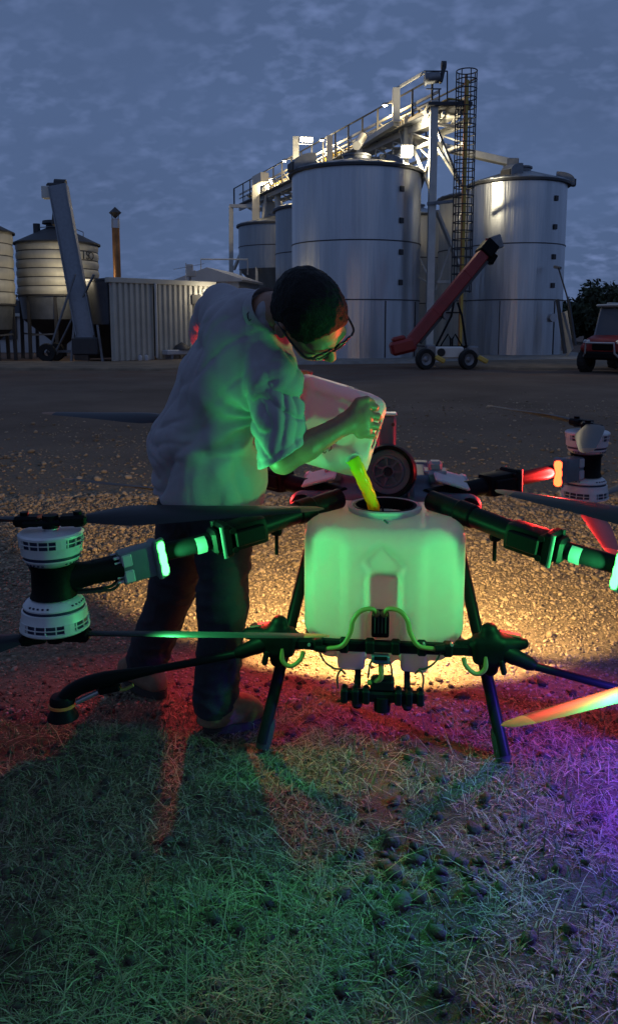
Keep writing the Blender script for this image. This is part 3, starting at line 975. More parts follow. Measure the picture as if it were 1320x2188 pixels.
for off in (0.0, -1.3):                     # deeper truss over the near silos
    gpart('lower_chord', MB().beam(gp(0.2, off, ZD - 0.72), gp(12.0, off, ZD - 0.72), 0.08, 0.1), 'white_steel')
    for k in range(8):
        s = 0.3 + k * 1.5
        gpart('truss_post', MB().beam(gp(s, off, ZD - 0.7), gp(s, off, ZD - 0.1), 0.06, 0.06), 'white_steel')
        gpart('truss_brace', MB().beam(gp(s, off, ZD - 0.68), gp(s + 1.5, off, ZD - 0.12), 0.045, 0.045), 'white_steel')
for k in range(15):
    s = 0.3 + k * 1.42
    gpart('side_brace', MB().beam(gp(s, 0.0, ZD + 0.12), gp(s + 1.42, 0.0, ZD + 0.84), 0.04, 0.04), 'white_steel')
# near trestle: tall square post to the ground, far legs, X bracing
def col(px, y0, y1, Y, w, m='white_steel', name='post', ybase=None):
    a, b = at(px, y0, Y), at(px, y1, Y)
    b.z = 0.1 if ybase is None else ybase
    return gpart(name, MB().beam(V(a.x, Y, b.z), V(a.x, Y, a.z), w, w, up=(0, 1, 0), bev=0.012), m)
col(927, 216, 740, 28.6, 0.26)
col(868, 250, 740, 31.0, 0.20)
pA = at(927, 216, 28.6)
def bar(px1, py1, Y1, px2, py2, Y2, w, m='white_steel', name='brace'):
    return gpart(name, MB().beam(at(px1, py1, Y1), at(px2, py2, Y2), w, w * 0.8), m)
bar(870, 262, 31.0, 925, 232, 28.6, 0.16, name='portal_beam')
bar(872, 292, 31.0, 925, 420, 28.75, 0.09); bar(922, 330, 28.75, 893, 415, 30.6, 0.10); bar(925, 300, 28.75, 1000, 420, 30.5, 0.10)
bar(930, 270, 28.75, 985, 400, 29.2, 0.11, 'grey_steel'); bar(932, 450, 28.7, 990, 590, 29.6, 0.13); bar(990, 440, 29.6, 930, 620, 28.7, 0.055)
bar(880, 300, 31.2, 925, 345, 28.8, 0.06); bar(868, 340, 30.8, 850, 262, 31.5, 0.10)
bar(890, 590, 29.5, 925, 612, 28.7, 0.045); bar(893, 545, 29.8, 920, 605, 28.7, 0.05); bar(932, 602, 28.7, 985, 602, 29.0, 0.12)
# the second white portal frame standing off the side, and the ones further back
for pts, w in ((((846, 188, 30.6), (846, 262, 30.6)), 0.26), (((846, 262, 30.6), (768, 312, 34.2)), 0.22), (((768, 300, 34.2), (768, 350, 34.2)), 0.22),
               (((846, 190, 30.6), (905, 155, 30.2)), 0.10), (((815, 330, 33), (815, 382, 33)), 0.18), (((704, 290, 36.5), (704, 380, 36.5)), 0.26),
               (((632, 292, 40.5), (632, 365, 40.5)), 0.3), (((547, 385, 46.5), (547, 480, 46.5)), 0.42), (((547, 388, 46.5), (566, 378, 45.5)), 0.5),
               (((494, 440, 48), (494, 590, 48)), 0.24), (((492, 440, 48), (548, 441, 46.8)), 0.2), (((568, 418, 46.2), (560, 480, 46)), 0.13), (((500, 576, 48), (513, 545, 47.5)), 0.16)):
    gpart('portal_frame', MB().beam(at(*pts[0]), at(*pts[1]), w, w, bev=0.012), 'white_steel')
# drop pipes from the trough to each roof, end discharge pipe to the right silo
pB = V(cB.x - 0.3, 32.3, zB + 0.72)
gpart('chute_pipe', MB().beam(at(870, 298, 31.4), pB + V(0.1, 0, 0.05), 0.34, 0.26, bev=0.02), 'white_steel')
gpart('chute_box', MB().box(pB + V(-0.05, 0, -0.05), (0.5, 0.5, 0.55), bev=0.03), 'grey_steel')
gpart('drop_pipe', MB().cyl(V(cA.x, 30.2, zA + 1.0), V(cA.x + 0.3, 31.4, ZD - 0.1), 0.16, 16), 'white_steel')
gpart('drop_pipe', MB().cyl(V(cD.x, 38.6, 7.5), V(cD.x + 0.2, 39.2, ZD - 0.1), 0.16, 16), 'white_steel')
gpart('drop_pipe', MB().cyl(V(cC.x, 45, 7.5), V(cC.x - 0.1, 45.4, ZD - 0.1), 0.16, 16), 'white_steel')
gpart('end_guard', MB().tube([gp(GL + 1.0, 0.05, ZR), gp(GL + 1.0, 0.05, ZD + 0.3), gp(GL - 0.4, 0.05, ZD + 0.1)], 0.05, 8), 'dark_steel')
gpart('end_hopper', MB().box(gp(19.6, -0.65, ZD - 0.7), (1.0, 1.0, 1.1), Matrix.Rotation(R(21), 3, 'Z'), 0.05), 'white_steel')
gpart('end_spout', MB().cyl(gp(19.6, -0.65, ZD - 1.2), gp(19.6, -0.65, ZD - 1.9), 0.3, 16, 0.22), 'white_steel')
# drive end: platform, motor and pulley guard
pm = at(925, 168, 28.8)
gpart('platform', MB().box(at(955, 232, 29.0), (1.5, 1.3, 0.14), bev=0.02), 'dark_steel')
for dx_ in (-0.55, 0.0, 0.55):
    gpart('platform_beam', MB().beam(at(948, 240, 28.5) + V(dx_, 0, 0), at(948, 240, 28.5) + V(dx_, 1.6, 0), 0.08, 0.1), 'white_steel')
gpart('drive_motor', MB().cyl(pm + V(-0.24, 0, 0), pm + V(0.22, 0, 0.05), 0.19, 18).cyl(pm + V(-0.3, 0, 0), pm + V(-0.24, 0, 0), 0.24, 18), 'grey_steel')
gpart('pulley_guard', MB().box(pm + V(0.30, -0.05, 0.14), (0.13, 0.3, 0.62), Matrix.Rotation(R(12), 3, 'Y'), 0.05).cyl(pm + V(0.26, -0.05, 0.42), pm + V(0.42, -0.05, 0.42), 0.14, 16), 'dark_steel')
for a in ((905, 152, 955, 152), (955, 152, 955, 225), (938, 190, 938, 232), (910, 190, 942, 190), (910, 152, 908, 180)):
    gpart('guard_rail', MB().tube([at(a[0], a[1], 28.7), at(a[2], a[3], 28.7)], 0.024, 8), 'dark_steel')
# gallery lamps, each with its own light; rail lamps added to brighten it
def lamp_light(name, p, power, col, size=0.12, parent=None, spot=None, rot=None):
    d = bpy.data.lights.new(name, 'SPOT' if spot else 'POINT')
    d.energy = power; d.color = col; d.shadow_soft_size = size
    if spot:
        d.spot_size = spot; d.spot_blend = 0.5
    o = bpy.data.objects.new(name, d); COL.objects.link(o)
    o.location = p
    if rot is not None: o.rotation_euler = rot
    return o

# ---- caged access ladder
lad = empty('caged_ladder', V(at(985, 600, 28.2).x, 28.2, 0), 0, 'tall vertical ladder inside a hooped safety cage by the silos', 'ladder')
zl = at(985, 152, 28.2).z
rl = 0.345
def hoop(z):
    return [(rl * math.cos(a), rl * math.sin(a), z) for a in [2 * math.pi * k / 20 for k in range(20)]]
z = 2.45
hm = MB().tube(hoop(0), 0.020, 6, closed=True).mesh('hoop', M['dark_steel'])
nh = 0
while z < zl + 0.01:
    o = link('hoop', hm, lad); o.location = (0, 0, z)
    z += (zl - 2.45) / 25 - 1e-6
for k in range(7):
    a = 2 * math.pi * (k + 0.5) / 7
    MB().beam((rl * math.cos(a), rl * math.sin(a), 2.4), (rl * math.cos(a), rl * math.sin(a), zl), 0.035, 0.02).build('cage_bar', M['dark_steel'], lad)
for sx in (-0.2, 0.2):
    MB().beam((0.02 + sx * 0.2, 0.30 + sx, 0.1), (0.02 + sx * 0.2, 0.30 + sx, zl - 0.1), 0.05, 0.07).build('stile', M['rust_pipe'] if sx < 0 else M['grey_steel'], lad)
MB().beam((0.03, 0.12, 0.1), (0.03, 0.12, zl - 0.25), 0.13, 0.10).build('standpipe', M['yellow_paint_and_lamplight'], lad)
rm = MB().cyl((-0.02, 0.1, 0), (0.06, 0.5, 0), 0.014, 6).mesh('rung', M['grey_steel'])
for k in range(30):
    o = link('rung', rm, lad); o.location = (0, 0, 0.35 + k * (zl - 0.6) / 30)
MB().beam((-0.35, 0.05, 5.5), (-1.2, 0.3, 5.45), 0.12, 0.1).build('tie_arm', M['grey_steel'], lad)

# ---- floodlights (lit lamps of the place)
def flood(label, p, yaw, pitch, power, colr, w, hr_=0.62):
    root = empty('floodlight', p, 0, label, 'floodlight', 'floodlights on the gallery')
    Mx = Matrix.Rotation(yaw, 4, 'Z') @ Matrix.Rotation(pitch, 4, 'X')
    MB().box(Mx @ V(0, 0.06, 0), (w, 0.12, w * hr_), Mx.to_3x3(), 0.02).build('housing', M['white_steel'], root)
    MB().box(Mx @ V(0, -0.012, 0), (w * 0.9, 0.02, w * hr_ * 0.84), Mx.to_3x3(), 0.004).build('lens', M['flood_glow'], root)
    MB().tube([Mx @ V(-w * 0.55, 0.05, 0), Mx @ V(-w * 0.55, 0.25, -0.25), Mx @ V(w * 0.55, 0.25, -0.25), Mx @ V(w * 0.55, 0.05, 0)], 0.02, 6).build('bracket', M['grey_steel'], root)
    L = lamp_light('floodlight_lamp', Mx @ V(0.05, -0.28, -0.1), power, colr, 0.12)
    L.parent = root
    return root
emis('flood_glow', (1.0, 0.88, 0.66), 9.0)
FL = (1.0, 0.86, 0.58)
flood('bright floodlight just above the right side of the large shiny silo', at(869, 322, 29.4), R(8), R(15), 560, FL, 0.44, 0.9)
flood('floodlight on the left part of the gallery, beside a short column', at(654, 298, 38.6), R(10), R(20), 230, FL, 0.62, 0.36)
flood('small yellow lit floodlight low on the far left end of the gallery', gp(18.5, -0.25, ZD + 0.75), R(-60), R(30), 300, (1.0, 0.82, 0.5), 0.3)

for k, (s_, lab) in enumerate(((3.2, 'near'), (9.5, 'middle'), (14.5, 'far'))):  # rail lamps added to light the near side of the gallery
    root = empty('gallery_fill_lamp', gp(s_, 0.42, ZD + 1.15), 0, {'near': 'added small warm fill lamp on the gallery rail close to the drive motor', 'middle': 'added small warm fill lamp on the gallery rail above the shiny silo cap', 'far': 'added small warm fill lamp on the gallery rail left of the floodlight column'}[lab], 'lamp', 'added fill lamps along the gallery rail')
    MB().lathe([(0.02, 0.10), (0.10, 0.07), (0.11, 0.0)], 14).build('shade', M['grey_steel'], root)
    MB().lathe([(0.08, 0.02), (0.07, -0.03), (0.001, -0.05)], 14).build('bulb', M['flood_glow'], root)
    MB().tube([(0, 0, 0.09), tuple(GN * 0.40 + V(0, 0, 0.12))], 0.02, 8).build('lamp_arm', M['grey_steel'], root)
    L = lamp_light('gallery_fill_light', (0, 0, -0.15), 150, (1.0, 0.76, 0.38), 0.08); L.parent = root

# ---- corrugated shed with flue
A = Vector((at(237, 700, 27.5).x, 27.5, 0)); B = Vector((at(456, 700, 30.6).x, 30.6, 0))
d = (B - A).normalized(); LW = (B - A).length; nb = Vector((-d.y, d.x, 0)); HS = at(237, 596, 27.5).z
shed = empty('corrugated_shed', A, math.atan2(d.y, d.x), 'low flat-roofed corrugated metal shed to the left of the man', 'shed')
def corr(u0, u1, z0, z1, pitch=0.225, dep=0.075):
    vs, fs = [], []
    us = []
    u = u0
    while u < u1 - 1e-6:
        for t, dd in ((0.0, 0), (0.30, 0), (0.42, 1), (0.88, 1)):
            if u + t * pitch < u1: us.append((u + t * pitch, dd * dep))
        u += pitch
    us.append((u1, 0))
    for u, dd in us:
        vs += [(u, -dd, z0), (u, -dd, z1)]
    for i in range(len(us) - 1):
        fs.append((2 * i, 2 * i + 2, 2 * i + 3, 2 * i + 1))
    n = len(vs)
    vs += [(x_, 0.02, z_) for x_, _, z_ in vs]
    for i in range(len(us) - 1):
        fs.append((n + 2 * i, n + 2 * i + 1, n + 2 * i + 3, n + 2 * i + 2))
    return MB().add(vs, fs)
emis('wall_glow', (1.0, 0.9, 0.7), 0.7)
um = LW * 0.405
corr(0.0, um - 0.05, 0.05, HS - 0.12).build('wall_panel', M['shed_sheet'], shed, 25)
corr(um + 0.05, LW, 0.05, HS - 0.12).build('wall_panel', M['shed_sheet'], shed, 25)
MB().cyl((um, -0.10, 0.12), (um, -0.10, HS - 0.1), 0.05, 12).build('downpipe', M['white_steel'], shed)
MB().box((LW / 2, 0.01, HS - 0.03), (LW + 0.18, 0.26, 0.18), bev=0.015).build('fascia', M['shed_sheet'], shed)
MB().box((LW / 2, 1.35, HS + 0.0), (LW + 0.1, 2.4, 0.08)).build('roof', M['shed_dark'], shed)
MB().box((-0.02, 1.3, HS / 2 + 0.62), (0.06, 2.45, HS - 1.36)).build('end_wall', M['shed_dark'], shed)  # unlit end: its shade is put into the darker sheet colour
MB().box((-0.02, 2.0, 0.62), (0.06, 1.0, 1.24)).build('end_wall', M['shed_dark'], shed)
MB().box((LW / 2, 2.5, HS / 2), (LW, 0.06, HS - 0.1)).build('rear_wall', M['shed_dark'], shed)
MB().box((LW - 0.35, -0.09, HS - 0.32), (0.34, 0.1, 0.16), bev=0.02).build('wall_light', M['wall_glow'], shed)
L = lamp_light('wall_light_lamp', (LW - 0.35, -0.75, HS - 0.40), 42, (1.0, 0.86, 0.62), 0.1); L.parent = shed
MB().box((LW - 0.85, -0.08, HS - 0.62), (0.42, 0.08, 0.36), bev=0.01).build('notice_plate', M['bin_dark'], shed)
MB().box((-0.14, 2.0, HS - 0.10), (0.16, 0.26, 0.14), bev=0.02).build('end_fill_light', M['wall_glow'], shed)
L = lamp_light('end_fill_lamp', (-0.40, 2.1, HS + 0.1), 45, (1.0, 0.84, 0.55), 0.1); L.parent = shed  # added lamp, warms the side of the hopper bin
f = empty('flue_pipe', V(at(250, 560, 29.4).x, 29.4, 0), 0, 'rusty flue pipe with diamond cowl behind the shed roof', 'flue')
zf = at(250, 468, 29.4).z
MB().cyl((0, 0, 0.1), (0, 0, zf), 0.135, 20).build('pipe', M['rust_pipe'], f)
MB().cyl((0, 0, zf - 0.32), (0, 0, zf - 0.02), 0.15, 20).build('collar', M['silver'], f)
MB().lathe([(0.01, zf + 0.02), (0.23, zf + 0.22), (0.01, zf + 0.42)], 4).build('cowl', M['bin_dark'], f, 0)
for k in range(4):
    a = R(45 + 90 * k)
    MB().cyl((0.13 * math.cos(a), 0.13 * math.sin(a), zf - 0.05), (0.15 * math.cos(a), 0.15 * math.sin(a), zf + 0.2), 0.012, 6).build('strut', M['dark_steel'], f)
an = empty('television_aerial', V(at(398, 590, 32.5).x, 32.5, 0), 0, 'thin television aerial above the shed roof', 'aerial')
zt = at(398, 562, 32.5).z
MB().cyl((0, 0, 0.1), (0, 0, zt), 0.02, 8).build('mast', M['silver'], an)
MB().cyl((-0.5, 0, zt - 0.25), (0.75, 0, zt - 0.02), 0.010, 6).build('boom', M['silver'], an)
for k in range(6):
    x_ = -0.45 + k * 0.22
    MB().cyl((x_, -0.2, zt - 0.24 + k * 0.04), (x_, 0.2, zt - 0.24 + k * 0.04), 0.007, 6).build('element', M['silver'], an)
cb = at(406, 578, 33)
c_ = empty('rooftop_unit', V(cb.x, 33, 0), 0, 'small white equipment box on a stand above the shed roof', 'equipment')
MB().box((0, 0, cb.z), (0.24, 0.2, 0.5), bev=0.02).box((0.16, -0.05, cb.z - 0.12), (0.18, 0.15, 0.24), bev=0.02).build('cabinet', M['white_wall'], c_)
MB().cyl((0, 0, 0.1), (0, 0, cb.z - 0.2), 0.05, 10).build('stand', M['grey_steel'], c_)
# pale building beyond the shed
fs_ = empty('far_shed', V(at(470, 600, 40).x, 40, 0), R(-12), 'pale gabled roof building between the shed and the silos', 'building')
zfs = at(470, 592, 40).z
MB().box((0, 0, zfs / 2 - 0.1), (3.0, 3.5, zfs - 0.2)).build('wall', M['white_wall'], fs_)
MB().prism([(-1.7, zfs - 0.22), (0, zfs + 0.35), (1.7, zfs - 0.22), (1.7, zfs - 0.32), (-1.7, zfs - 0.32)], Matrix.Translation((0, 1.9, 0)) @ Matrix.Rotation(R(90), 4, 'X'), 3.8).build('roof', M['white_wall'], fs_)
MB().tube([(-0.4, -1.6, zfs + 0.2), (-0.4, -1.6, zfs + 0.75), (1.9, -1.6, zfs + 0.7), (1.9, -1.6, zfs)], 0.035, 8).build('roof_rail', M['white_steel'], fs_)
# items at the shed foot
def along(u, v=-0.35, z=0.0):
    return A + d * u - nb * (-v) * -1 if False else A + d * u + nb * v + Vector((0, 0, z))
t_ = empty('white_trough', along(um + 0.9), math.atan2(d.y, d.x), 'long white trough with dark scraps at the foot of the shed', 'trough')
MB().box((0, 0, 0.30), (1.5, 0.4, 0.18), bev=0.03).build('basin', M['white_wall'], t_)
MB().box((-0.55, 0, 0.11), (0.1, 0.35, 0.21)).build('foot', M['grey_steel'], t_)
MB().box((0.55, 0, 0.11), (0.1, 0.35, 0.21)).build('foot', M['grey_steel'], t_)
MB().lathe([(0.33, 0.40), (0.26, 0.52), (0.12, 0.60), (0.01, 0.66)], 9).build('scrap_heap', M['bin_dark'], t_)
for k, (u_, lab) in enumerate(((0.95, 'left one of two small white drums against the shed wall'), (1.2, 'right one of two small white drums against the shed wall'))):
    t_ = empty('small_drum', along(u_, -0.3), 0.3 * k, lab, 'drum', 'drums by the shed'); t_.scale = (0.62, 0.62, 0.62)
    MB().lathe([(0.01, 0.02), (0.11, 0.02), (0.12, 0.06), (0.12, 0.30), (0.08, 0.36), (0.04, 0.37), (0.04, 0.41), (0.01, 0.41)], 18).build('body', M['white_wall'], t_)
    MB().tube([(-0.06, 0, 0.36), (-0.05, 0, 0.43), (0.05, 0, 0.43), (0.06, 0, 0.36)], 0.012, 6).build('handle', M['screen_blue'], t_)

# ---- small hopper bins on the left
def bin_(label, X, Y, r, eave, skirt, letters=None):
    b = empty('hopper_bin', (X, Y, 0), 0, label, 'bin', 'small hopper bins on legs')
    n = 6
    hgt = (eave - skirt) / n
    for k in range(n):
        z0 = skirt + k * hgt
        MB().lathe([(r, z0 + 0.012), (r + 0.035, z0 + hgt * 0.35), (r + 0.035, z0 + hgt * 0.7), (r, z0 + hgt - 0.012)], 56).build('wall_course', M['bin_paint'], b, 60)
        MB().lathe([(r - 0.005, z0 - 0.02), (r + 0.014, z0 - 0.012), (r + 0.014, z0 + 0.012), (r - 0.005, z0 + 0.02)], 56).build('course_joint', M['bin_dark'], b)
    MB().lathe([(r + 0.12, eave - 0.05), (r + 0.12, eave + 0.01), (0.38, eave + r * 0.40), (0.38, eave + r * 0.40 + 0.14), (0.52, eave + r * 0.40 + 0.15), (0.5, eave + r * 0.40 + 0.26), (0.02, eave + r * 0.40 + 0.30)], 40).build('roof', M['bin_dark'], b, 25)
    MB().cyl((-0.62, -0.4, eave + 0.32), (-0.62, -0.4, eave + 0.72), 0.13, 14).build('roof_vent', M['bin_dark'], b)
    MB().tube([(0.55, -0.3, eave + 0.45), (0.6, -0.3, eave + 0.62), (1.1, -0.3, eave + 0.42), (1.1, -0.3, eave + 0.22)], 0.018, 6).build('roof_rail', M['grey_steel'], b)
    MB().tube([(-0.5, -0.45, eave + 0.58), (0.3, -0.45, eave + 0.62)], 0.018, 6).build('roof_rail', M['grey_steel'], b)
    MB().lathe([(r - 0.02, skirt), (r - 0.06, skirt - 0.32), (r - 0.12, skirt - 0.9)], 48).build('skirt', M['bin_galv'], b)
    MB().lathe([(r - 0.12, skirt - 0.9), (0.22, skirt - 1.85), (0.2, skirt - 2.0), (0.02, skirt - 2.0)], 48).build('hopper', M['bin_dark'], b)
    for k in range(8):
        a = 2 * math.pi * (k + 0.25) / 8
        MB().beam((math.cos(a) * (r - 0.05), math.sin(a) * (r - 0.05), 0.0), (math.cos(a) * (r - 0.08), math.sin(a) * (r - 0.08), skirt), 0.11, 0.11).build('leg', M['bin_dark'], b)
        a2 = 2 * math.pi * (k + 1.25) / 8
        if k % 2:
            MB().beam((math.cos(a) * r * 0.93, math.sin(a) * r * 0.93, 0.9), (math.cos(a2) * r * 0.93, math.sin(a2) * r * 0.93, 0.95), 0.06, 0.06).build('leg_brace', M['grey_steel'], b)
    MB().lathe([(r - 0.04, skirt - 0.06), (r + 0.05, skirt - 0.05), (r + 0.05, skirt + 0.0), (r - 0.04, skirt + 0.01)], 48).build('base_ring', M['bin_dark'], b)
    if letters:
        for ch, a in zip(letters, (R(-36), R(-28.5), R(-21))):
            cu = bpy.data.curves.new('letter', 'FONT'); cu.body = ch; cu.size = 0.42; cu.extrude = 0.004; cu.align_x = 'CENTER'
            to = bpy.data.objects.new('letter', cu); COL.objects.link(to)
            dg = bpy.context.evaluated_depsgraph_get()
            me = bpy.data.meshes.new_from_object(to.evaluated_get(dg)); bpy.data.objects.remove(to)
            me.materials.clear(); me.materials.append(M['print_ink'])
            lo = link('letter', me, b)
            lo.location = (math.cos(a) * (r + 0.05), math.sin(a) * (r + 0.05), eave - 0.62)
            lo.rotation_euler = (R(90), 0, a + R(90))
    return b
bG = at(126, 600, 31.2)
bin_('cream hopper bin behind the leaning grey conveyor', bG.x, 31.2, 1.49, at(126, 522, 31.2).z, at(126, 632, 31.2).z, 'ISO')
bH = at(-62, 600, 29.0)
bin_('cream hopper bin cut off by the left edge', bH.x, 29.0, 1.46, at(0, 496, 29.0).z, at(0, 650, 29).z)

# ---- grey leaning conveyor
cv0, cv1 = at(186, 738, 27.6), at(126, 398, 29.0)
cv = empty('inclined_conveyor', V(cv0.x, cv0.y, 0), 0, 'long grey enclosed conveyor leaning steeply in front of the cream bin', 'conveyor')
def rel(o, mb, name, m, sm=35):
    me = mb.mesh(name, M[m], sm); me.transform(Matrix.Translation(-o.location)); return link(name, me, o)
ax = (cv1 - cv0).normalized()
rel(cv, MB().beam(cv0, cv1, 0.62, 0.34, up=(0, -1, 0.2), bev=0.02), 'casing', 'drone_grey')
rel(cv, MB().beam(cv0 + V(-0.3, -0.19, 0.35), cv1 + V(-0.3, -0.19, -0.05), 0.04, 0.05, up=(0, -1, 0)), 'edge_angle', 'grey_steel')
rel(cv, MB().beam(cv0 + V(0.3, -0.19, 0.35), cv1 + V(0.3, -0.19, -0.05), 0.04, 0.05, up=(0, -1, 0)), 'edge_angle', 'grey_steel')
rel(cv, MB().box(cv1 + V(-0.1, 0.1, -0.02), (0.62, 0.5, 0.26), bev=0.06).cyl(cv1 + V(-0.15, 0.05, 0.12), cv1 + V(0.25, 0.05, 0.1), 0.14, 14), 'drive_head', 'bin_dark')
rel(cv, MB().box(cv1 + V(-0.42, 0.0, -0.22), (0.30, 0.35, 0.42), bev=0.02), 'side_plate', 'white_steel')
rel(cv, MB().box(cv1 + V(-0.2, 0.25, -0.95), (0.24, 0.3, 0.8), Matrix.Rotation(R(8), 3, 'Y'), 0.06), 'spout', 'bin_dark')
rel(cv, MB().box(cv0 + V(0.02, -0.05, -0.02), (0.85, 0.7, 0.6), bev=0.05), 'boot', 'bin_dark')
for sx in (-0.38, 0.42):
    rel(cv, MB().beam(cv0 + V(sx, -0.1, 0.7), V(cv0.x + sx * 1.35, cv0.y - 0.15, 0.02), 0.07, 0.07), 'leg', 'grey_steel')
    rel(cv, MB().beam(cv0 + V(sx * 0.8, 0, 2.4), V(cv0.x - 1.35, cv0.y + 0.5 + sx, 0.35), 0.06, 0.06), 'stay', 'grey_steel')
rel(cv, MB().beam(V(cv0.x - 1.4, cv0.y + 0.1, 0.35), V(cv0.x - 1.4, cv0.y + 1.0, 0.35), 0.09, 0.09), 'axle', 'dark_steel')
for dy_ in (0.05, 1.05):
    rel(cv, MB().lathe([(0.12, -0.07), (0.30, -0.08), (0.33, 0), (0.30, 0.08), (0.12, 0.07)], 24, Matrix.Translation((cv0.x - 1.4, cv0.y + dy_, 0.33)) @ Matrix.Rotation(R(90), 4, 'X')), 'wheel', 'tyre')
rel(cv, MB().beam(V(cv0.x - 1.4, cv0.y + 0.5, 0.35), V(cv0.x, cv0.y, 0.4), 0.08, 0.08), 'draw_bar', 'grey_steel')

# ---- low white building behind the bins
lw = empty('low_building', V(at(80, 720, 37).x, 37, 0), 0, 'low white building behind the hopper bins', 'building')
zw = at(80, 672, 37).z
MB().box((-1.2, 0, zw / 2), (8.5, 0.3, zw)).build('wall', M['white_wall'], lw)
MB().prism([(-5.6, zw), (-1.4, zw + 0.75), (2.9, zw), (2.9, zw - 0.06), (-5.6, zw - 0.06)], Matrix.Translation((0, 3, 0)) @ Matrix.Rotation(R(90), 4, 'X'), 3.2).build('roof', M['shed_dark'], lw)
MB().box((-1.2, -0.28, zw - 0.02), (8.7, 0.1, 0.14)).build('gutter', M['white_steel'], lw)
for k in range(3):
    w_ = MB().box((-4.2 + k * 2.9, -0.19, 1.15), (0.9, 0.06, 1.1), bev=0.01).build('window', M['shed_dark'], lw)
    MB().box((-4.2 + k * 2.9, -0.23, 1.15), (0.05, 0.03, 1.06)).build('mullion', M['white_steel'], w_)

# ---- red grain auger on its wheeled frame
a0, a1 = at(868, 742, 24.2), at(1036, 538, 25.4)
ag = empty('grain_auger', V(at(950, 780, 24.0).x, 24.0, 0), 0, 'red inclined grain auger on a two-wheeled frame in front of the silos', 'auger')
rel(ag, MB().beam(a0, a1, 0.35, 0.38, up=(0, 1, 0.1), bev=0.04), 'tube', 'red_paint')
axd = (a1 - a0).normalized()
up_ = Vector((-axd.z, 0, axd.x))
for k in range(2):
    p = a0 + (a1 - a0) * (0.35 + 0.40 * k)
    rel(ag, MB().beam(p - axd * 0.04, p + axd * 0.04, 0.365, 0.395, up=(0, 1, 0.1), bev=0.02), 'clamp_band', 'red_paint')
rel(ag, MB().beam(a0 - up_ * 0.24 + axd * 0.4, a1 - up_ * 0.24, 0.10, 0.08, up=(0, 1, 0)), 'under_rail', 'dark_steel')
rel(ag, MB().beam(a1 - axd * 0.15, a1 + axd * 0.36, 0.46, 0.5, up=(0, 1, 0.1), bev=0.04), 'head_box', 'black_plastic')
rel(ag, MB().box(a1 + axd * 0.42 + V(0.06, 0, -0.02), (0.36, 0.5, 0.42), Matrix.Rotation(R(-18), 3, 'Y'), 0.03), 'head_cover', 'grey_steel')
rel(ag, MB().box(a1 + axd * 0.26 + V(0.02, 0, -0.38), (0.30, 0.36, 0.34), Matrix.Rotation(R(30), 3, 'Y'), 0.03), 'spout', 'black_plastic')
rel(ag, MB().cyl(a1 + V(0.05, -0.05, 0.22), a1 + V(0.05, -0.05, 0.40), 0.07, 12), 'eye_bolt', 'red_paint')
rel(ag, MB().box(a0 + V(-0.12, 0, 0.02), (0.75, 0.7, 0.42), Matrix.Rotation(R(-14), 3, 'Y'), 0.08).box(a0 + V(-0.25, 0, 0.26), (0.4, 0.5, 0.14), Matrix.Rotation(R(-14), 3, 'Y'), 0.05), 'intake_hopper', 'red_paint')
rel(ag, MB().cyl(a0 + (a1 - a0) * 0.40 - up_ * 0.34 + V(0, -0.2, 0), a0 + (a1 - a0) * 0.40 - up_ * 0.34 + V(0, 0.2, 0), 0.13, 16), 'pivot_motor', 'grey_steel')
hi = at(972, 640, 24.6); hi2 = at(976, 655, 24.6)
xl, xr = at(930, 740, 24.2).x, at(995, 740, 24.2).x
for px_, sgn in ((932, -1), (995, 1)):
    lo = at(px_, 738, 23.7)
    rel(ag, MB().tube([V(hi.x + 0.06 * sgn, 24.5, hi.z - 0.1), V(hi.x + 0.16 * sgn, 24.3, hi.z - 0.5), lo], 0.034, 8), 'lift_strut', 'black_plastic')
    for kk in (0.0, 0.45):
        q = at(px_ - sgn * 8, 740, 23.6 + kk)
        rel(ag, MB().tube([q, q + V(-sgn * 0.22, 0, 0.36), q + V(-sgn * 0.30, 0, 0.22), q + V(-sgn * 0.30, 0, 0)], 0.022, 8), 'handle_frame', 'black_plastic')
rel(ag, MB().tube([at(952, 668, 24.4), at(986, 668, 24.4)], 0.02, 8), 'cross_tie', 'black_plastic')
rel(ag, MB().beam(at(928, 741, 23.7), at(1000, 741, 23.7), 0.08, 0.07), 'frame_beam', 'black_plastic')
rel(ag, MB().beam(at(880, 738, 24.0), at(930, 742, 23.8), 0.05, 0.05), 'draw_bar', 'dark_steel')
rel(ag, MB().box(at(957, 753, 23.5), (0.82, 0.5, 0.34), bev=0.04), 'tool_box', 'white_steel')
rel(ag, MB().cyl(at(942, 753, 23.23), at(942, 753, 23.28), 0.12, 18), 'round_emblem', 'black_rubber')
rel(ag, MB().box(at(918, 748, 23.6), (0.26, 0.5, 0.30), bev=0.03), 'engine_cover', 'grey_steel')
rel(ag, MB().box(at(1008, 750, 23.6), (0.30, 0.42, 0.28), bev=0.03), 'engine_cover', 'grey_steel')
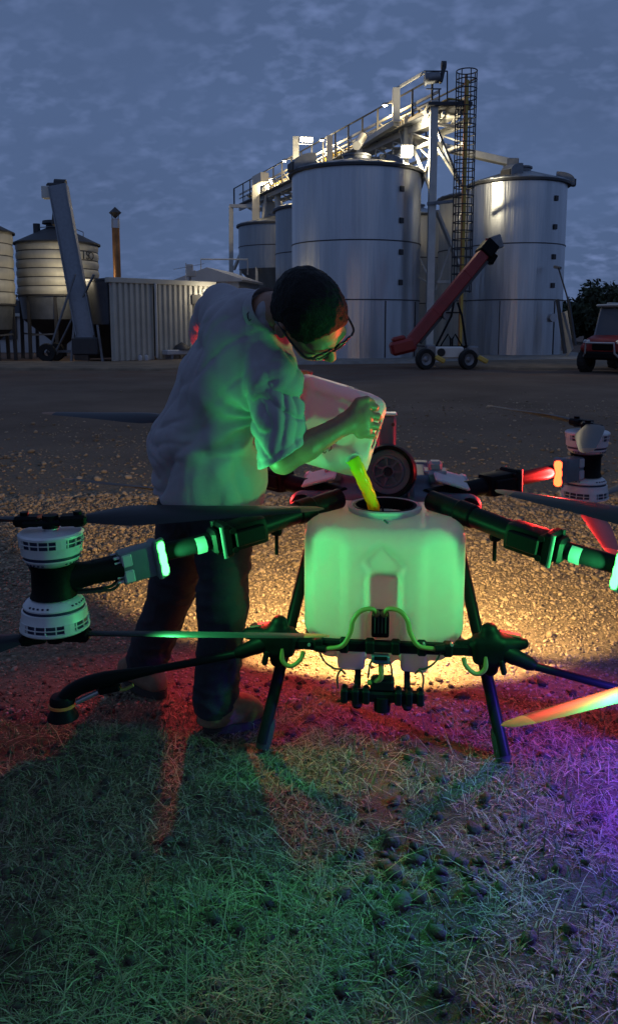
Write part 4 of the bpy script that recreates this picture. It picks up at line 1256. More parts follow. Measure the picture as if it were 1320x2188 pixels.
for px_, r_ in ((908, 0.31), (999, 0.30)):
    pw = gnd(px_, 789); pw = V(at(px_, 770, 23.2).x, 23.2, r_)
    Mw = Matrix.Translation(pw) @ Matrix.Rotation(R(24), 4, 'Z') @ Matrix.Rotation(R(90), 4, 'X')
    w_ = rel(ag, MB().lathe([(r_ * 0.6, -0.09), (r_ * 0.92, -0.10), (r_, -0.04), (r_, 0.04), (r_ * 0.92, 0.10), (r_ * 0.6, 0.09)], 32, Mw, close=True), 'wheel', 'tyre')
    me = MB().lathe([(r_ * 0.58, -0.03), (r_ * 0.58, 0.06), (r_ * 0.3, 0.03), (r_ * 0.12, 0.07), (0.005, 0.07)], 24, Mw).mesh('rim', M['grey_steel']); me.transform(Matrix.Translation(-ag.location)); link('rim', me, w_)
    rel(ag, MB().box(pw + V(0.42, -0.05, 0.0), (0.30, 0.2, 0.14), Matrix.Rotation(R(28), 3, 'Y'), 0.03), 'mudguard_light', 'yellow_paint_and_lamplight')

# ---- utility vehicle at the right edge
uc = V(at(1318, 790, 22.0).x, 22.0, 0)
ut = empty('utility_vehicle', uc, R(222), 'red utility vehicle with roof and windscreen parked at the right edge', 'utility vehicle')
# local: x forward, y left
def urel(mb, name, m, par=None, sm=35):
    return mb.build(name, M[m], par or ut, sm)
sd = SDF((0.0, -0.75, 0.35), (1.25, 0.75, 1.15), 0.02)
sd.rbox((0.45, 0, 0.82), (0.45, 0.60, 0.20), 0.10, k=0.02, taper=lambda p: [p[0], p[1] * (1 + 0.12 * (p[0] + 0.4)), p[2] + 0.24 * np.maximum(p[0] - 0.02, 0)])
for sy in (-1, 1):
    sd.ell((0.62, sy * 0.55, 0.68), (0.36, 0.14, 0.17), k=0.06)
hoodo = sd.build('hood', M['red_paint'], ut, 1)
for sy in (-1, 1):
    urel(MB().box((0.78, sy * 0.46, 0.84), (0.24, 0.26, 0.13), Matrix.Rotation(R(24 * sy), 3, 'Z'), 0.04), 'headlight', 'headlamp')
urel(MB().box((0.86, 0, 0.72), (0.14, 0.62, 0.22), bev=0.04), 'grille', 'black_plastic')
urel(MB().tube([(0.95, -0.5, 0.45), (1.03, -0.42, 0.55), (1.05, -0.4, 0.82), (1.05, 0.4, 0.82), (1.03, 0.42, 0.55), (0.95, 0.5, 0.45)], 0.03, 8), 'bull_bar', 'silver')
urel(MB().box((0.80, 0, 0.48), (0.42, 1.0, 0.22), bev=0.05), 'bumper', 'black_plastic')
urel(MB().box((-0.3, 0, 0.50), (1.9, 1.05, 0.28), bev=0.06), 'chassis', 'black_plastic')
urel(MB().box((-0.95, 0, 0.78), (0.9, 1.25, 0.32), bev=0.05), 'cargo_bed', 'red_paint')
for sy in (-1, 1):
    urel(MB().box((-0.36, sy * 0.30, 0.80), (0.45, 0.5, 0.16), bev=0.05).box((-0.58, sy * 0.30, 1.10), (0.12, 0.5, 0.55), bev=0.05), 'seat', 'black_rubber')
    urel(MB().tube([(0.28, sy * 0.58, 0.95), (-0.02, sy * 0.56, 1.78), (-0.75, sy * 0.56, 1.80), (-0.85, sy * 0.58, 0.8)], 0.03, 8), 'cab_post', 'grey_steel')
    for xw in (0.62, -1.05):
        Mw = Matrix.Translation((xw, sy * 0.60, 0.32)) @ Matrix.Rotation(R(90), 4, 'X')
        wmb = MB().lathe([(0.17, -0.12), (0.28, -0.13), (0.32, -0.07), (0.325, 0.07), (0.28, 0.13), (0.17, 0.12)], 30, Mw, close=True)
        for kk in range(18):
            a = 2 * math.pi * kk / 18
            wmb.box(Mw @ V(0.318 * math.cos(a), 0.318 * math.sin(a), 0), (0.03, 0.05, 0.2), (Mw.to_3x3() @ Matrix.Rotation(a, 3, 'Z')))
        w_ = urel(wmb, 'wheel', 'tyre')
        MB().lathe([(0.165, -0.05), (0.165, 0.05), (0.09, 0.02), (0.005, 0.05)], 20, Mw @ Matrix.Rotation(R(0 if sy < 0 else 180), 4, 'X')).build('rim', M['bin_dark'], w_)
urel(MB().box((-0.36, 0, 1.83), (1.0, 1.32, 0.07), bev=0.03).box((-0.36, 0.3, 1.88), (0.9, 0.16, 0.05), bev=0.02).box((-0.36, -0.3, 1.88), (0.9, 0.16, 0.05), bev=0.02), 'roof', 'sticker')
rw = Matrix.Rotation(R(-20), 3, 'Y')
urel(MB().box((0.14, 0, 1.36), (0.015, 1.10, 0.80), rw), 'windscreen', 'windscreen')
urel(MB().tube([V(0.02, 0.25, 1.0) + V(0.17 * math.cos(a) * 0.3, 0.17 * math.sin(a), 0.17 * math.cos(a)) for a in [2 * math.pi * k / 14 for k in range(14)]], 0.016, 6, closed=True), 'steering_wheel', 'black_rubber')

# ---- post, stay and pale panel right of the far silo
pp = empty('gate_frame', V(at(1212, 740, 30).x, 30, 0), 0, 'leaning pole frame with a pale panel beside the right silo', 'frame')
def prel(mb, name, m): return rel(pp, mb, name, m)
prel(MB().beam(at(1192, 572, 30), at(1214, 645, 29.8), 0.05, 0.05).beam(at(1214, 645, 29.8), at(1228, 738, 29.5), 0.09, 0.08), 'pole', 'dark_steel')
prel(MB().beam(at(1190, 640, 30.2), at(1206, 755, 29.6), 0.10, 0.1), 'pole', 'dark_steel')
prel(MB().beam(at(1184, 570, 30.4), at(1196, 573, 30), 0.10, 0.1), 'top_bracket', 'grey_steel')
prel(MB().beam(at(1192, 642, 30), at(1214, 643, 29.8), 0.03, 0.03), 'cross_rod', 'dark_steel')
q0, q1, q2, q3 = at(1194, 670, 30.3), at(1211, 664, 30.0), at(1224, 745, 29.8), at(1210, 762, 30.1)
prel(MB().add([q0, q1, q2, q3, q0 + V(0, .05, 0), q1 + V(0, .05, 0), q2 + V(0, .05, 0), q3 + V(0, .05, 0)], [(0, 1, 2, 3), (4, 7, 6, 5), (0, 4, 5, 1), (1, 5, 6, 2), (2, 6, 7, 3), (3, 7, 4, 0)]), 'panel', 'white_wall')

# ---- trees beyond
def tree(label, X, Y, h, rx, seed, n=3400):
    r_ = np.random.default_rng(seed)
    t = empty('tree', (X, Y, 0), 0, label, 'tree', 'dark trees beyond the yard')
    mb = MB()
    mb.tube(smooth_path([(0, 0, -0.1), (0.1, 0, h * 0.25), (-0.05, 0.1, h * 0.55), (0.1, 0, h * 0.85)]), [0.26 - 0.2 * k / 18 for k in range(19)], 9)
    for k in range(7):
        a = r_.uniform(0, 6.28); z = h * r_.uniform(0.3, 0.65)
        e = V(math.cos(a) * rx * 0.7, math.sin(a) * rx * 0.7, z + h * 0.25)
        mb.tube(smooth_path([(0, 0, z), tuple(e * 0.5 + V(0, 0, z * 0.5)), tuple(e)], 4), [0.09, 0.08, 0.07, 0.06, 0.05, 0.04, 0.03, 0.02, 0.015][:9], 7)
    mb.build('trunk', M['tree_bark'], t)
    nc = 42
    cc = r_.normal(0, 1, (nc, 3)); cc /= np.linalg.norm(cc, axis=1)[:, None]
    cc *= (r_.random((nc, 1))**0.45) * np.array([rx, rx, h * 0.36]); cc[:, 2] += h * 0.6
    cr = r_.uniform(0.35, 0.75, nc) * rx * 0.5
    i = r_.integers(0, nc, n)
    p = r_.normal(0, 1, (n, 3)); p /= np.linalg.norm(p, axis=1)[:, None]
    p = cc[i] + p * (cr[i] * r_.random(n)**0.4)[:, None]
    u = r_.normal(0, 1, (n, 3)); u /= np.linalg.norm(u, axis=1)[:, None]
    w = np.cross(u, r_.normal(0, 1, (n, 3))); w /= np.linalg.norm(w, axis=1)[:, None]
    s = r_.uniform(0.10, 0.24, n)[:, None]
    v = np.stack([p - u * s, p + w * s * 0.5, p + u * s, p - w * s * 0.5], 1).reshape(-1, 3)
    f = (np.arange(n) * 4)[:, None] + np.arange(4)[None]
    link('crown', np_mesh('crown', v, f, M['tree_leaf']), t)
    return t
for k, (px_, top, Y, rx, lab) in enumerate(((1300, 612, 52, 2.6, 'tallest dark tree, directly behind the utility vehicle'), (1255, 640, 54, 2.1, 'dark tree left of the tallest one, above the vehicle hood'),
                                            (1222, 655, 56, 1.7, 'low dark tree next to the pale panel'), (1345, 608, 50, 2.6, 'dark tree at the far right edge'), (34, 632, 60, 1.8, 'small dark tree between the two hopper bins'), (1204, 672, 58, 1.5, 'lowest dark bush right beside the silo'))):
    P_ = at(px_, top, Y)
    tree(lab, P_.x, Y, P_.z, rx, 50 + k)
# ================================================================== spraying drone
PSI = R(5.55); DD = 2.75
EX = Vector((math.cos(PSI), -math.sin(PSI), 0)); EY = Vector((math.sin(PSI), math.cos(PSI), 0))
drone = empty('spray_drone', EY * DD, -PSI, 'large four-armed crop-spraying drone with white tank and green front lights', 'drone')
def dl(px, py, v):
    """point in the drone's own frame at distance v behind its centre"""
    r_ = ray(px, py)
    q = Vector((r_.dot(EX), r_.dot(EY), r_.z))
    t = (v + DD) / q.y
    return Vector((q.x * t, v, CAM_H + q.z * t))
def to_world(p):
    return EY * DD + EX * p[0] + EY * p[1] + Vector((0, 0, p[2]))
GREEN, RED = (0.08, 1.0, 0.25), (1.0, 0.035, 0.03)
emis('green_led', (0.05, 1.0, 0.09), 9.0)
emis('red_led', (1.0, 0.06, 0.012), 9.0)
emis('violet_led', (0.22, 0.08, 1.0), 40.0)
emis('warm_lens', (1.0, 0.66, 0.25), 8.0)

# ---- tank
TV = -0.10
sd = SDF((-0.30, -0.42, 0.22), (0.30, 0.16, 0.80), 0.006)
bend = lambda p: [p[0] * (1 + 0.10 * np.clip(p[2] + 0.05, -0.2, 0.2) * 0), p[1] - 0.30 * np.maximum(np.abs(p[0]) - 0.125, 0), p[2] + 0.10 * np.maximum(-p[1] - 0.05, 0)]
sd.rbox((0, -0.13, 0.531), (0.258, 0.205, 0.191), 0.046, taper=bend)
sd.rbox((0, -0.17, 0.52), (0.125, 0.175, 0.168), 0.03, k=0.02, taper=lambda p: [p[0], p[1], p[2] + 0.10 * np.maximum(-p[1] - 0.05, 0)])
sd.rbox((0, -0.13, 0.365), (0.228, 0.175, 0.105), 0.06, k=0.02)
for sx in (-1, 1):
    sd.rbox((sx * 0.100, -0.275, 0.284), (0.044, 0.065, 0.036), 0.016, k=0.008)
sd.rbox((0, -0.37, 0.44), (0.053, 0.065, 0.125), 0.018, k=0.025, sub=True)
sd.rbox((0, -0.385, 0.60), (0.040, 0.05, 0.05), 0.01, rot=[(0.707, 0, 0.707), (0, 1, 0), (-0.707, 0, 0.707)], k=0.03, sub=True)
sd.rbox((0, -0.10, 0.30), (0.035, 0.20, 0.05), 0.02, k=0.02)
sd.cap((0, TV, 0.62), (0, TV, 0.85), 0.098, k=0.006, sub=True)
sd.ell((0, TV, 0.70), (0.165, 0.150, 0.035), k=0.02) if False else None
tank = sd.build('tank', M['tank_plastic'], drone, 1)
MB().lathe([(0.099, 0.700), (0.118, 0.702), (0.122, 0.708), (0.121, 0.728), (0.125, 0.730), (0.125, 0.739), (0.117, 0.742), (0.107, 0.738), (0.104, 0.705)], 56, Matrix.Translation((0, TV, 0)), close=True).build('filler_rim', M['tank_plastic'], tank, 40)
MB().lathe([(0.108, 0.741), (0.099, 0.741), (0.096, 0.722), (0.096, 0.700), (0.100, 0.700), (0.103, 0.735)], 48, Matrix.Translation((0, TV, 0)), close=True).build('strainer_ring', M['black_plastic'], tank)
MB().lathe([(0.097, 0.705), (0.085, 0.684), (0.02, 0.676), (0.001, 0.676)], 40, Matrix.Translation((0, TV, 0))).build('strainer_mesh', M['drone_pale'], tank)
for k in range(6):
    a = R(60 * k + 35)
    MB().beam((0.093 * math.cos(a), TV + 0.093 * math.sin(a), 0.712), (0.02 * math.cos(a), TV + 0.02 * math.sin(a), 0.680), 0.006, 0.008).build('strainer_rib', M['black_plastic'], tank)
tk = dl(824, 1113, -0.30)
MB().beam(dl(820, 1110, -0.295) + V(0, 0, -0.002), dl(828, 1117, -0.305) + V(0, 0, -0.002), 0.006, 0.004).build('level_mark', M['print_ink'], tank)

# ---- hull behind the tank
sd = SDF((-0.36, 0.05, 0.52), (0.36, 0.66, 0.86), 0.008)
sd.rbox((0, 0.33, 0.655), (0.21, 0.24, 0.075), 0.04)
sd.rbox((0, 0.36, 0.74), (0.17, 0.14, 0.04), 0.02, k=0.02)
for sx in (-1, 1):
    for sy, vv in ((0, 0.12), (1, 0.45)):
        sd.cap((sx * 0.14, 0.2 + 0.2 * sy, 0.67), (sx * 0.30, 0.08 + sy * 0.34, 0.70), 0.05, 0.045, k=0.05)
hull = sd.build('hull', M['drone_slate'], drone, 2)
for sx in (-1, 1):
    MB().box((sx * 0.245, 0.24, 0.768), (0.13, 0.24, 0.012), Matrix.Rotation(R(16 * sx), 3, 'Y'), 0.005).build('side_panel', M['drone_pale'], hull)
    MB().box((sx * 0.300, 0.36, 0.735), (0.04, 0.08, 0.05), Matrix.Rotation(R(20 * sx), 3, 'Y'), 0.012).build('hinge_cover', M['drone_pale'], hull)
    MB().box((sx * 0.19, 0.30, 0.765), (0.075, 0.10, 0.055), bev=0.012).box((sx * 0.19, 0.30, 0.806), (0.052, 0.06, 0.040), bev=0.01).box((sx * 0.19, 0.30, 0.786), (0.085, 0.085, 0.012), bev=0.003).build('module_block', M['drone_grey'], hull)
MB().box((0, 0.52, 0.74), (0.40, 0.12, 0.09), bev=0.03).build('rear_cover', M['drone_slate'], hull)
# round radar drum standing behind the filler
rc = dl(830, 1008, 0.10)
Md = Matrix.Translation(rc) @ Matrix.Rotation(R(-8), 4, 'Z') @ Matrix.Rotation(R(80), 4, 'X')
drum = MB().lathe([(0.080, 0.030), (0.094, 0.034), (0.099, 0.02), (0.099, -0.03), (0.09, -0.045), (0.06, -0.045)], 48, Md).build('radar_drum', M['black_plastic'], drone, 40)
MB().lathe([(0.080, 0.028), (0.078, 0.016), (0.060, 0.014), (0.057, 0.020), (0.050, 0.021), (0.048, 0.006), (0.024, 0.004), (0.022, 0.020), (0.018, 0.021), (0.016, -0.01), (0.001, -0.01)], 48, Md).build('drum_face', M['drone_slate'], drum, 30)
for k in range(7):
    a = 2 * math.pi * k / 7
    MB().beam(Md @ V(0.018 * math.cos(a), 0.018 * math.sin(a), 0.013), Md @ V(0.052 * math.cos(a), 0.052 * math.sin(a), 0.013), 0.008, 0.014, up=tuple(Md.to_3x3() @ V(0, 0, 1))).build('spoke', M['drone_slate'], drum)
MB().lathe([(0.0005, 0.012), (0.0165, 0.0125)], 24, Md).build('hub_bore', M['black_rubber'], drum)
for sx in (-1, 1):
    MB().beam(rc + V(sx * 0.075, 0.01, -0.03), V(rc.x + sx * 0.085, 0.12, 0.66), 0.03, 0.03, bev=0.005).build('drum_bracket', M['drone_slate'], drum)
ct = dl(826, 886, 0.36)
col_ = MB().box((ct.x, 0.36, (0.74 + ct.z) / 2), (0.075, 0.06, ct.z - 0.74), bev=0.024, seg=3).build('mast_column', M['drone_slate'], drone)
MB().box((ct.x, 0.36, ct.z + 0.004), (0.078, 0.063, 0.010), bev=0.004).build('mast_cap', M['motor_white'], col_)
MB().cyl((ct.x + 0.024, 0.328, ct.z - 0.035), (ct.x + 0.024, 0.335, ct.z - 0.035), 0.007, 10).build('screw', M['black_rubber'], col_)

# ---- landing legs
for sx in (-1, 1):
    f0 = V(sx * 0.378, -0.405, 0.004); top = V(sx * 0.238, -0.05, 0.66)
    leg = MB().tube([f0 + V(0, 0, 0.02), f0.lerp(top, 0.98)], 0.0195, 14).build('landing_leg', M['carbon_tube'], drone)
    MB().tube([f0, f0.lerp(top, 0.02), f0.lerp(top, 0.10), f0.lerp(top, 0.13)], [0.020, 0.0245, 0.0245, 0.020], 14).build('rubber_foot', M['black_rubber'], leg)
    f1 = V(sx * 0.31, 0.46, 0.004); top = V(sx * 0.22, 0.30, 0.66)
    leg = MB().tube([f1 + V(0, 0, 0.02), f1.lerp(top, 0.98)], 0.0165, 14).build('landing_leg', M['carbon_tube'], drone)
    MB().tube([f1, f1.lerp(top, 0.02), f1.lerp(top, 0.10), f1.lerp(top, 0.13)], [0.018, 0.0215, 0.0215, 0.018], 14).build('rubber_foot', M['black_rubber'], leg)

# ---- front cross bar with leg hubs, pump, hoses
VF = -0.375
zb = dl(812, 1381, VF).z
bar_ = MB().beam((-0.31, VF, zb), (0.31, VF, zb), 0.03, 0.034, bev=0.006).build('cross_bar', M['black_plastic'], drone)
for k in range(6):
    u = -0.20 + 0.08 * k
    MB().box((u, VF - 0.002, zb + 0.001), (0.028, 0.040, 0.042), bev=0.005).build('bar_clip', M['black_plastic'], bar_)
for px_ in (730, 905, 660, 965):
    p = dl(px_, 1378, VF - 0.02)
    MB().cyl(p + V(0, 0.012, 0), p + V(0, -0.002, 0), 0.005, 8).build('bolt', M['silver'], bar_)
for sx in (-1, 1):
    hc = V(sx * 0.325, -0.365, zb + 0.0)
    sd = SDF(hc - V(0.13, 0.09, 0.10), hc + V(0.13, 0.09, 0.10), 0.006)
    sd.rbox(hc, (0.05, 0.035, 0.042), 0.015)
    sd.cap(hc + V(-sx * 0.09, 0, 0.012), hc + V(sx * 0.05, 0, 0.0), 0.016, 0.03, k=0.02)
    sd.cap(hc + V(sx * 0.02, 0, 0.02), hc + V(sx * 0.105, 0.01, 0.018), 0.034, 0.018, k=0.02)
    sd.cap(hc + V(sx * 0.00, 0, 0.06), hc + V(sx * 0.006, 0, -0.06), 0.026, k=0.02)
    hub = sd.build('leg_hub', M['black_plastic'], drone, 1)
    MB().box(hc + V(sx * 0.065, 0.02, 0.042), (0.07, 0.03, 0.012), Matrix.Rotation(R(10 * sx), 3, 'Y'), 0.004).build('lever', M['red_paint'], hub)
    MB().beam(hc + V(sx * 0.035, -0.03, -0.02), hc + V(sx * 0.045, -0.035, -0.065), 0.018, 0.016, bev=0.004).build('latch', M['black_plastic'], hub)
    # small yellow hose loop below the hub
    MB().tube(smooth_path([hc + V(-sx * 0.012, -0.03, -0.01), hc + V(-sx * 0.014, -0.035, -0.05), hc + V(-sx * 0.04, -0.035, -0.066), hc + V(-sx * 0.07, -0.03, -0.045), hc + V(-sx * 0.078, -0.025, -0.02)], 5), 0.0075, 10).build('short_hose', M['hose_yellow'], hub)
    # spray boom out to the centrifugal sprinkler
    B0 = hc + V(sx * 0.03, -0.01, 0.005)
    if sx < 0:
        pts = [dl(503, 1398, -0.39), dl(380, 1420, -0.40), dl(300, 1437, -0.41)]
        el = [dl(330, 1431, -0.405), dl(240, 1448, -0.415), dl(180, 1464, -0.42), dl(146, 1484, -0.425), dl(138, 1502, -0.427)]
        sp = dl(134, 1504, -0.427)
    mir = (lambda p: V(-p.x, p.y, p.z)) if sx > 0 else (lambda p: p)
    boom = MB().tube([mir(p) for p in [pts[0], pts[2]]], 0.0125, 12).build('spray_boom', M['carbon_tube'], drone)
    MB().tube([B0, mir(pts[0]).lerp(B0, 0.55), mir(pts[0]).lerp(B0, 0.5), mir(pts[0]).lerp(B0, 0.15), mir(pts[0])], [0.026, 0.027, 0.024, 0.022, 0.014], 14).build('boom_socket', M['black_plastic'], boom)
    MB().tube(smooth_path([mir(p) for p in el], 5), [0.0135 + 0.012 * min(1, k / 6) for k in range(21)], 14).build('sprinkler_neck', M['black_plastic'], boom)
    c = mir(sp)
    MB().lathe([(0.012, 0.022), (0.034, 0.018), (0.040, 0.006), (0.040, -0.006), (0.030, -0.010)], 28, Matrix.Translation(c + V(0, 0, 0.01))).build('sprinkler_head', M['black_plastic'], boom)
    MB().lathe([(0.0405, 0.004), (0.0425, 0.003), (0.0425, -0.006), (0.0405, -0.007)], 28, Matrix.Translation(c)).build('sprinkler_ring', M['orange_ring'], boom)
    MB().lathe([(0.034, -0.008), (0.038, -0.02), (0.048, -0.038), (0.050, -0.046), (0.03, -0.050), (0.001, -0.050)], 28, Matrix.Translation(c)).build('sprinkler_skirt', M['black_plastic'], boom)
    m1, m2 = mir(dl(165, 1500, -0.425)), mir(dl(212, 1478, -0.42))
    MB().cyl(m1, m2, 0.009, 12).build('sprinkler_motor', M['silver'], boom)
    MB().beam(m2, mir(dl(258, 1468, -0.418)), 0.022, 0.02, bev=0.004).build('motor_clip', M['black_plastic'], boom)
    MB().tube(smooth_path([mir(dl(245, 1470, -0.42)), mir(dl(262, 1474, -0.42)), mir(dl(285, 1464, -0.415))], 4), 0.006, 8).build('boom_hose', M['hose_yellow'], boom)
pump = MB().box(dl(812, 1334, -0.345), (0.056, 0.05, 0.072), bev=0.008, seg=2).box(dl(812, 1310, -0.345), (0.044, 0.04, 0.014), bev=0.005).build('pump', M['black_plastic'], drone)
for k in range(4):
    MB().box(dl(800 + 8 * k, 1336, -0.372), (0.005, 0.006, 0.052), bev=0.001).build('cooling_rib', M['black_rubber'], pump)
for sx in (-1, 1):
    X_ = lambda px_: 812 + sx * (px_ - 812) * -1
    hp = [dl(812 + sx * 8, 1312, -0.365), dl(812 + sx * 18, 1301, -0.375), dl(812 + sx * 42, 1306, -0.385), dl(812 + sx * 58, 1326, -0.39), dl(812 + sx * 64, 1352, -0.395), dl(812 + sx * 82, 1380, -0.40), dl(812 + sx * 116, 1387, -0.395)]
    MB().tube(smooth_path(hp, 6), 0.0075, 12).build('supply_hose', M['hose_yellow'], drone, 60)
    MB().cyl(hp[0] + V(0, 0.01, -0.012), hp[0] + V(0, 0, 0.004), 0.011, 12).build('hose_fitting', M['hose_yellow'], pump)
    MB().cyl(hp[-1], hp[-1] + V(sx * 0.03, 0.005, 0.001), 0.012, 12).build('hose_nut', M['black_plastic'], bar_)
    wp = [dl(812 + sx * 130, 1392, -0.39), dl(812 + sx * 118, 1414, -0.395), dl(812 + sx * 98, 1428, -0.395), dl(812 + sx * 82, 1430, -0.39)]
    MB().tube(smooth_path(wp, 5), 0.0032, 8).build('wire', M['black_rubber'], drone)
    wp = [dl(812 + sx * 90, 1470, -0.39), dl(812 + sx * 92, 1448, -0.395), dl(812 + sx * 84, 1432, -0.395), dl(812 + sx * 74, 1440, -0.39)]
    MB().tube(smooth_path(wp, 5), 0.0032, 8).build('wire', M['black_rubber'], drone)
    wp = [dl(812 + sx * 14, 1405, -0.39), dl(812 + sx * 22, 1420, -0.395), dl(812 + sx * 26, 1448, -0.395)]
    MB().tube(smooth_path(wp, 5), 0.0032, 8).build('wire', M['black_rubber'], drone)
fm = MB().box(dl(813, 1407, -0.385), (0.056, 0.03, 0.026), bev=0.005).build('flow_meter', M['screen_blue'], drone)
MB().box(dl(813, 1407, -0.402), (0.040, 0.003, 0.012), bev=0.001).build('display', M['black_plastic'], fm)
MB().tube(smooth_path([dl(813, 1416, -0.385), dl(814, 1436, -0.39), dl(812, 1450, -0.39), dl(798, 1458, -0.385), dl(786, 1458, -0.38)], 6), 0.0085, 12).build('drain_hose', M['hose_yellow'], drone, 60)
# manifold rail under the tank
zr = dl(817, 1487, -0.385).z
man = MB().beam((-0.125, -0.385, zr), (0.125, -0.385, zr), 0.032, 0.034, bev=0.006).build('manifold', M['black_plastic'], drone)
for k, u in enumerate((-0.118, -0.083, -0.05, 0.05, 0.083, 0.118)):
    MB().box((u, -0.387, zr + 0.002), (0.022, 0.046, 0.046), bev=0.005).build('valve_block', M['black_plastic'], man)
    MB().cyl((u, -0.387, zr + 0.02), (u, -0.387, zr + 0.034), 0.006, 8).build('valve_cap', M['black_plastic'], man)
for u, dz in ((-0.078, 0.040), (0.0, 0.046), (0.078, 0.040)):
    MB().cyl((u, -0.385, zr), (u, -0.385, zr - dz), 0.013 if u else 0.026, 12).build('nozzle', M['black_plastic'], man)
    MB().lathe([(0.017, 0), (0.017, 0.010), (0.013, 0.014)], 12, Matrix.Translation((u, -0.385, zr - dz * 0.8))).build('nozzle_collar', M['black_rubber'], man)
for u in (-0.078, 0.078):
    MB().beam((u, -0.36, zr + 0.01), (u, -0.30, 0.30), 0.020, 0.016, bev=0.003).build('manifold_strut', M['black_plastic'], man)
MB().box((0, -0.37, zr + 0.035), (0.075, 0.05, 0.04), bev=0.008).build('manifold_inlet', M['black_plastic'], man)

# ---- downward work light under the tail
LP = V(0, 0.34, 0.555)
bl = MB().box(LP + V(0, 0.0, 0.015), (0.16, 0.06, 0.03), Matrix.Rotation(R(45), 3, 'X'), 0.008).build('work_light', M['black_plastic'], drone)
MB().box(LP + V(0, 0.011, 0.002), (0.14, 0.045, 0.006), Matrix.Rotation(R(45), 3, 'X'), 0.002).build('light_lens', M['warm_lens'], bl)
MB().beam(LP + V(0, -0.01, 0.03), V(0, 0.34, 0.62), 0.03, 0.02).build('light_bracket', M['black_plastic'], bl)
L_ = lamp_light('work_light_lamp', LP + V(0, 0.03, -0.02), 225.0, (1.0, 0.61, 0.22), 0.035, spot=R(127), rot=(R(36), 0, 0))
L_.data.spot_blend = 0.12
L_.parent = drone

# ---- arms, motors, propellers
def airfoil_blade(pitch_sign):
    mb = MB()
    vs, fs, mi = [], [], []
    st = [(0.05, 0.034, 0.30, 10), (0.09, 0.040, 0.30, 16), (0.15, 0.074, 0.16, 20), (0.22, 0.104, 0.12, 19), (0.30, 0.108, 0.11, 16), (0.42, 0.092, 0.10, 13), (0.54, 0.076, 0.09, 11), (0.64, 0.062, 0.09, 9), (0.712, 0.052, 0.09, 8), (0.713, 0.052, 0.09, 8), (0.765, 0.036, 0.09, 7), (0.785, 0.012, 0.09, 7)]
    sec = [(-0.5, 0.0), (-0.42, 0.45), (-0.2, 0.95), (0.1, 0.85), (0.35, 0.4), (0.5, 0.0), (0.3, -0.22), (0.0, -0.32), (-0.3, -0.32), (-0.45, -0.2)]
    n = len(sec)
    for r_, c_, th, pt in st:
        a = R(pt) * pitch_sign
        for x_, y_ in sec:
            c_ = c_
            yy, zz_ = 1.05 * (x_ * c_ + c_ * 0.08), y_ * c_ * th
            vs.append((r_, yy * math.cos(a) - zz_ * math.sin(a), yy * math.sin(a) + zz_ * math.cos(a)))
    for i in range(len(st) - 1):
        for j in range(n):
            fs.append((i * n + j, i * n + (j + 1) % n, (i + 1) * n + (j + 1) % n, (i + 1) * n + j)); mi.append(1 if st[i][0] > 0.7125 else 0)
    fs.append(tuple(range(n))); mi.append(0)
    fs.append(tuple((len(st) - 1) * n + j for j in reversed(range(n)))); mi.append(1)
    mb.add(vs, fs); mb.m = mi
    return mb.mesh('blade', [M['blade_carbon'], M['blade_tip']], 60)
BL_UP, BL_LO = airfoil_blade(1), airfoil_blade(-1)

def prop(p, angs, up, parent):
    hub = MB().box((0, 0, 0), (0.150, 0.050, 0.016), bev=0.006).lathe([(0.001, 0.022), (0.022, 0.02), (0.024, 0.0), (0.024, -0.016)], 18).build('propeller', M['black_plastic'], parent)
    hub.location = p
    hub.rotation_euler = (0, 0, angs[0])
    for k, a in enumerate(angs):
        for sgn in (1, -1):
            o = link('blade_clamp', CLAMP, hub) if sgn == 1 else None
            if o:
                o.location = (0.062 * math.cos(a - angs[0]), 0.062 * math.sin(a - angs[0]), 0.004); o.rotation_euler = (0, 0, a - angs[0])
        b = link('blade', BL_UP if up else BL_LO, hub)
        b.rotation_euler = (0, 0, a - angs[0])
        b.location = (0, 0, 0.004)
    return hub
CLAMP = MB().box((0.0, 0, 0), (0.075, 0.052, 0.030), bev=0.007).cyl((0.012, 0, -0.02), (0.012, 0, 0.024), 0.012, 12).mesh('blade_clamp', M['black_plastic'])

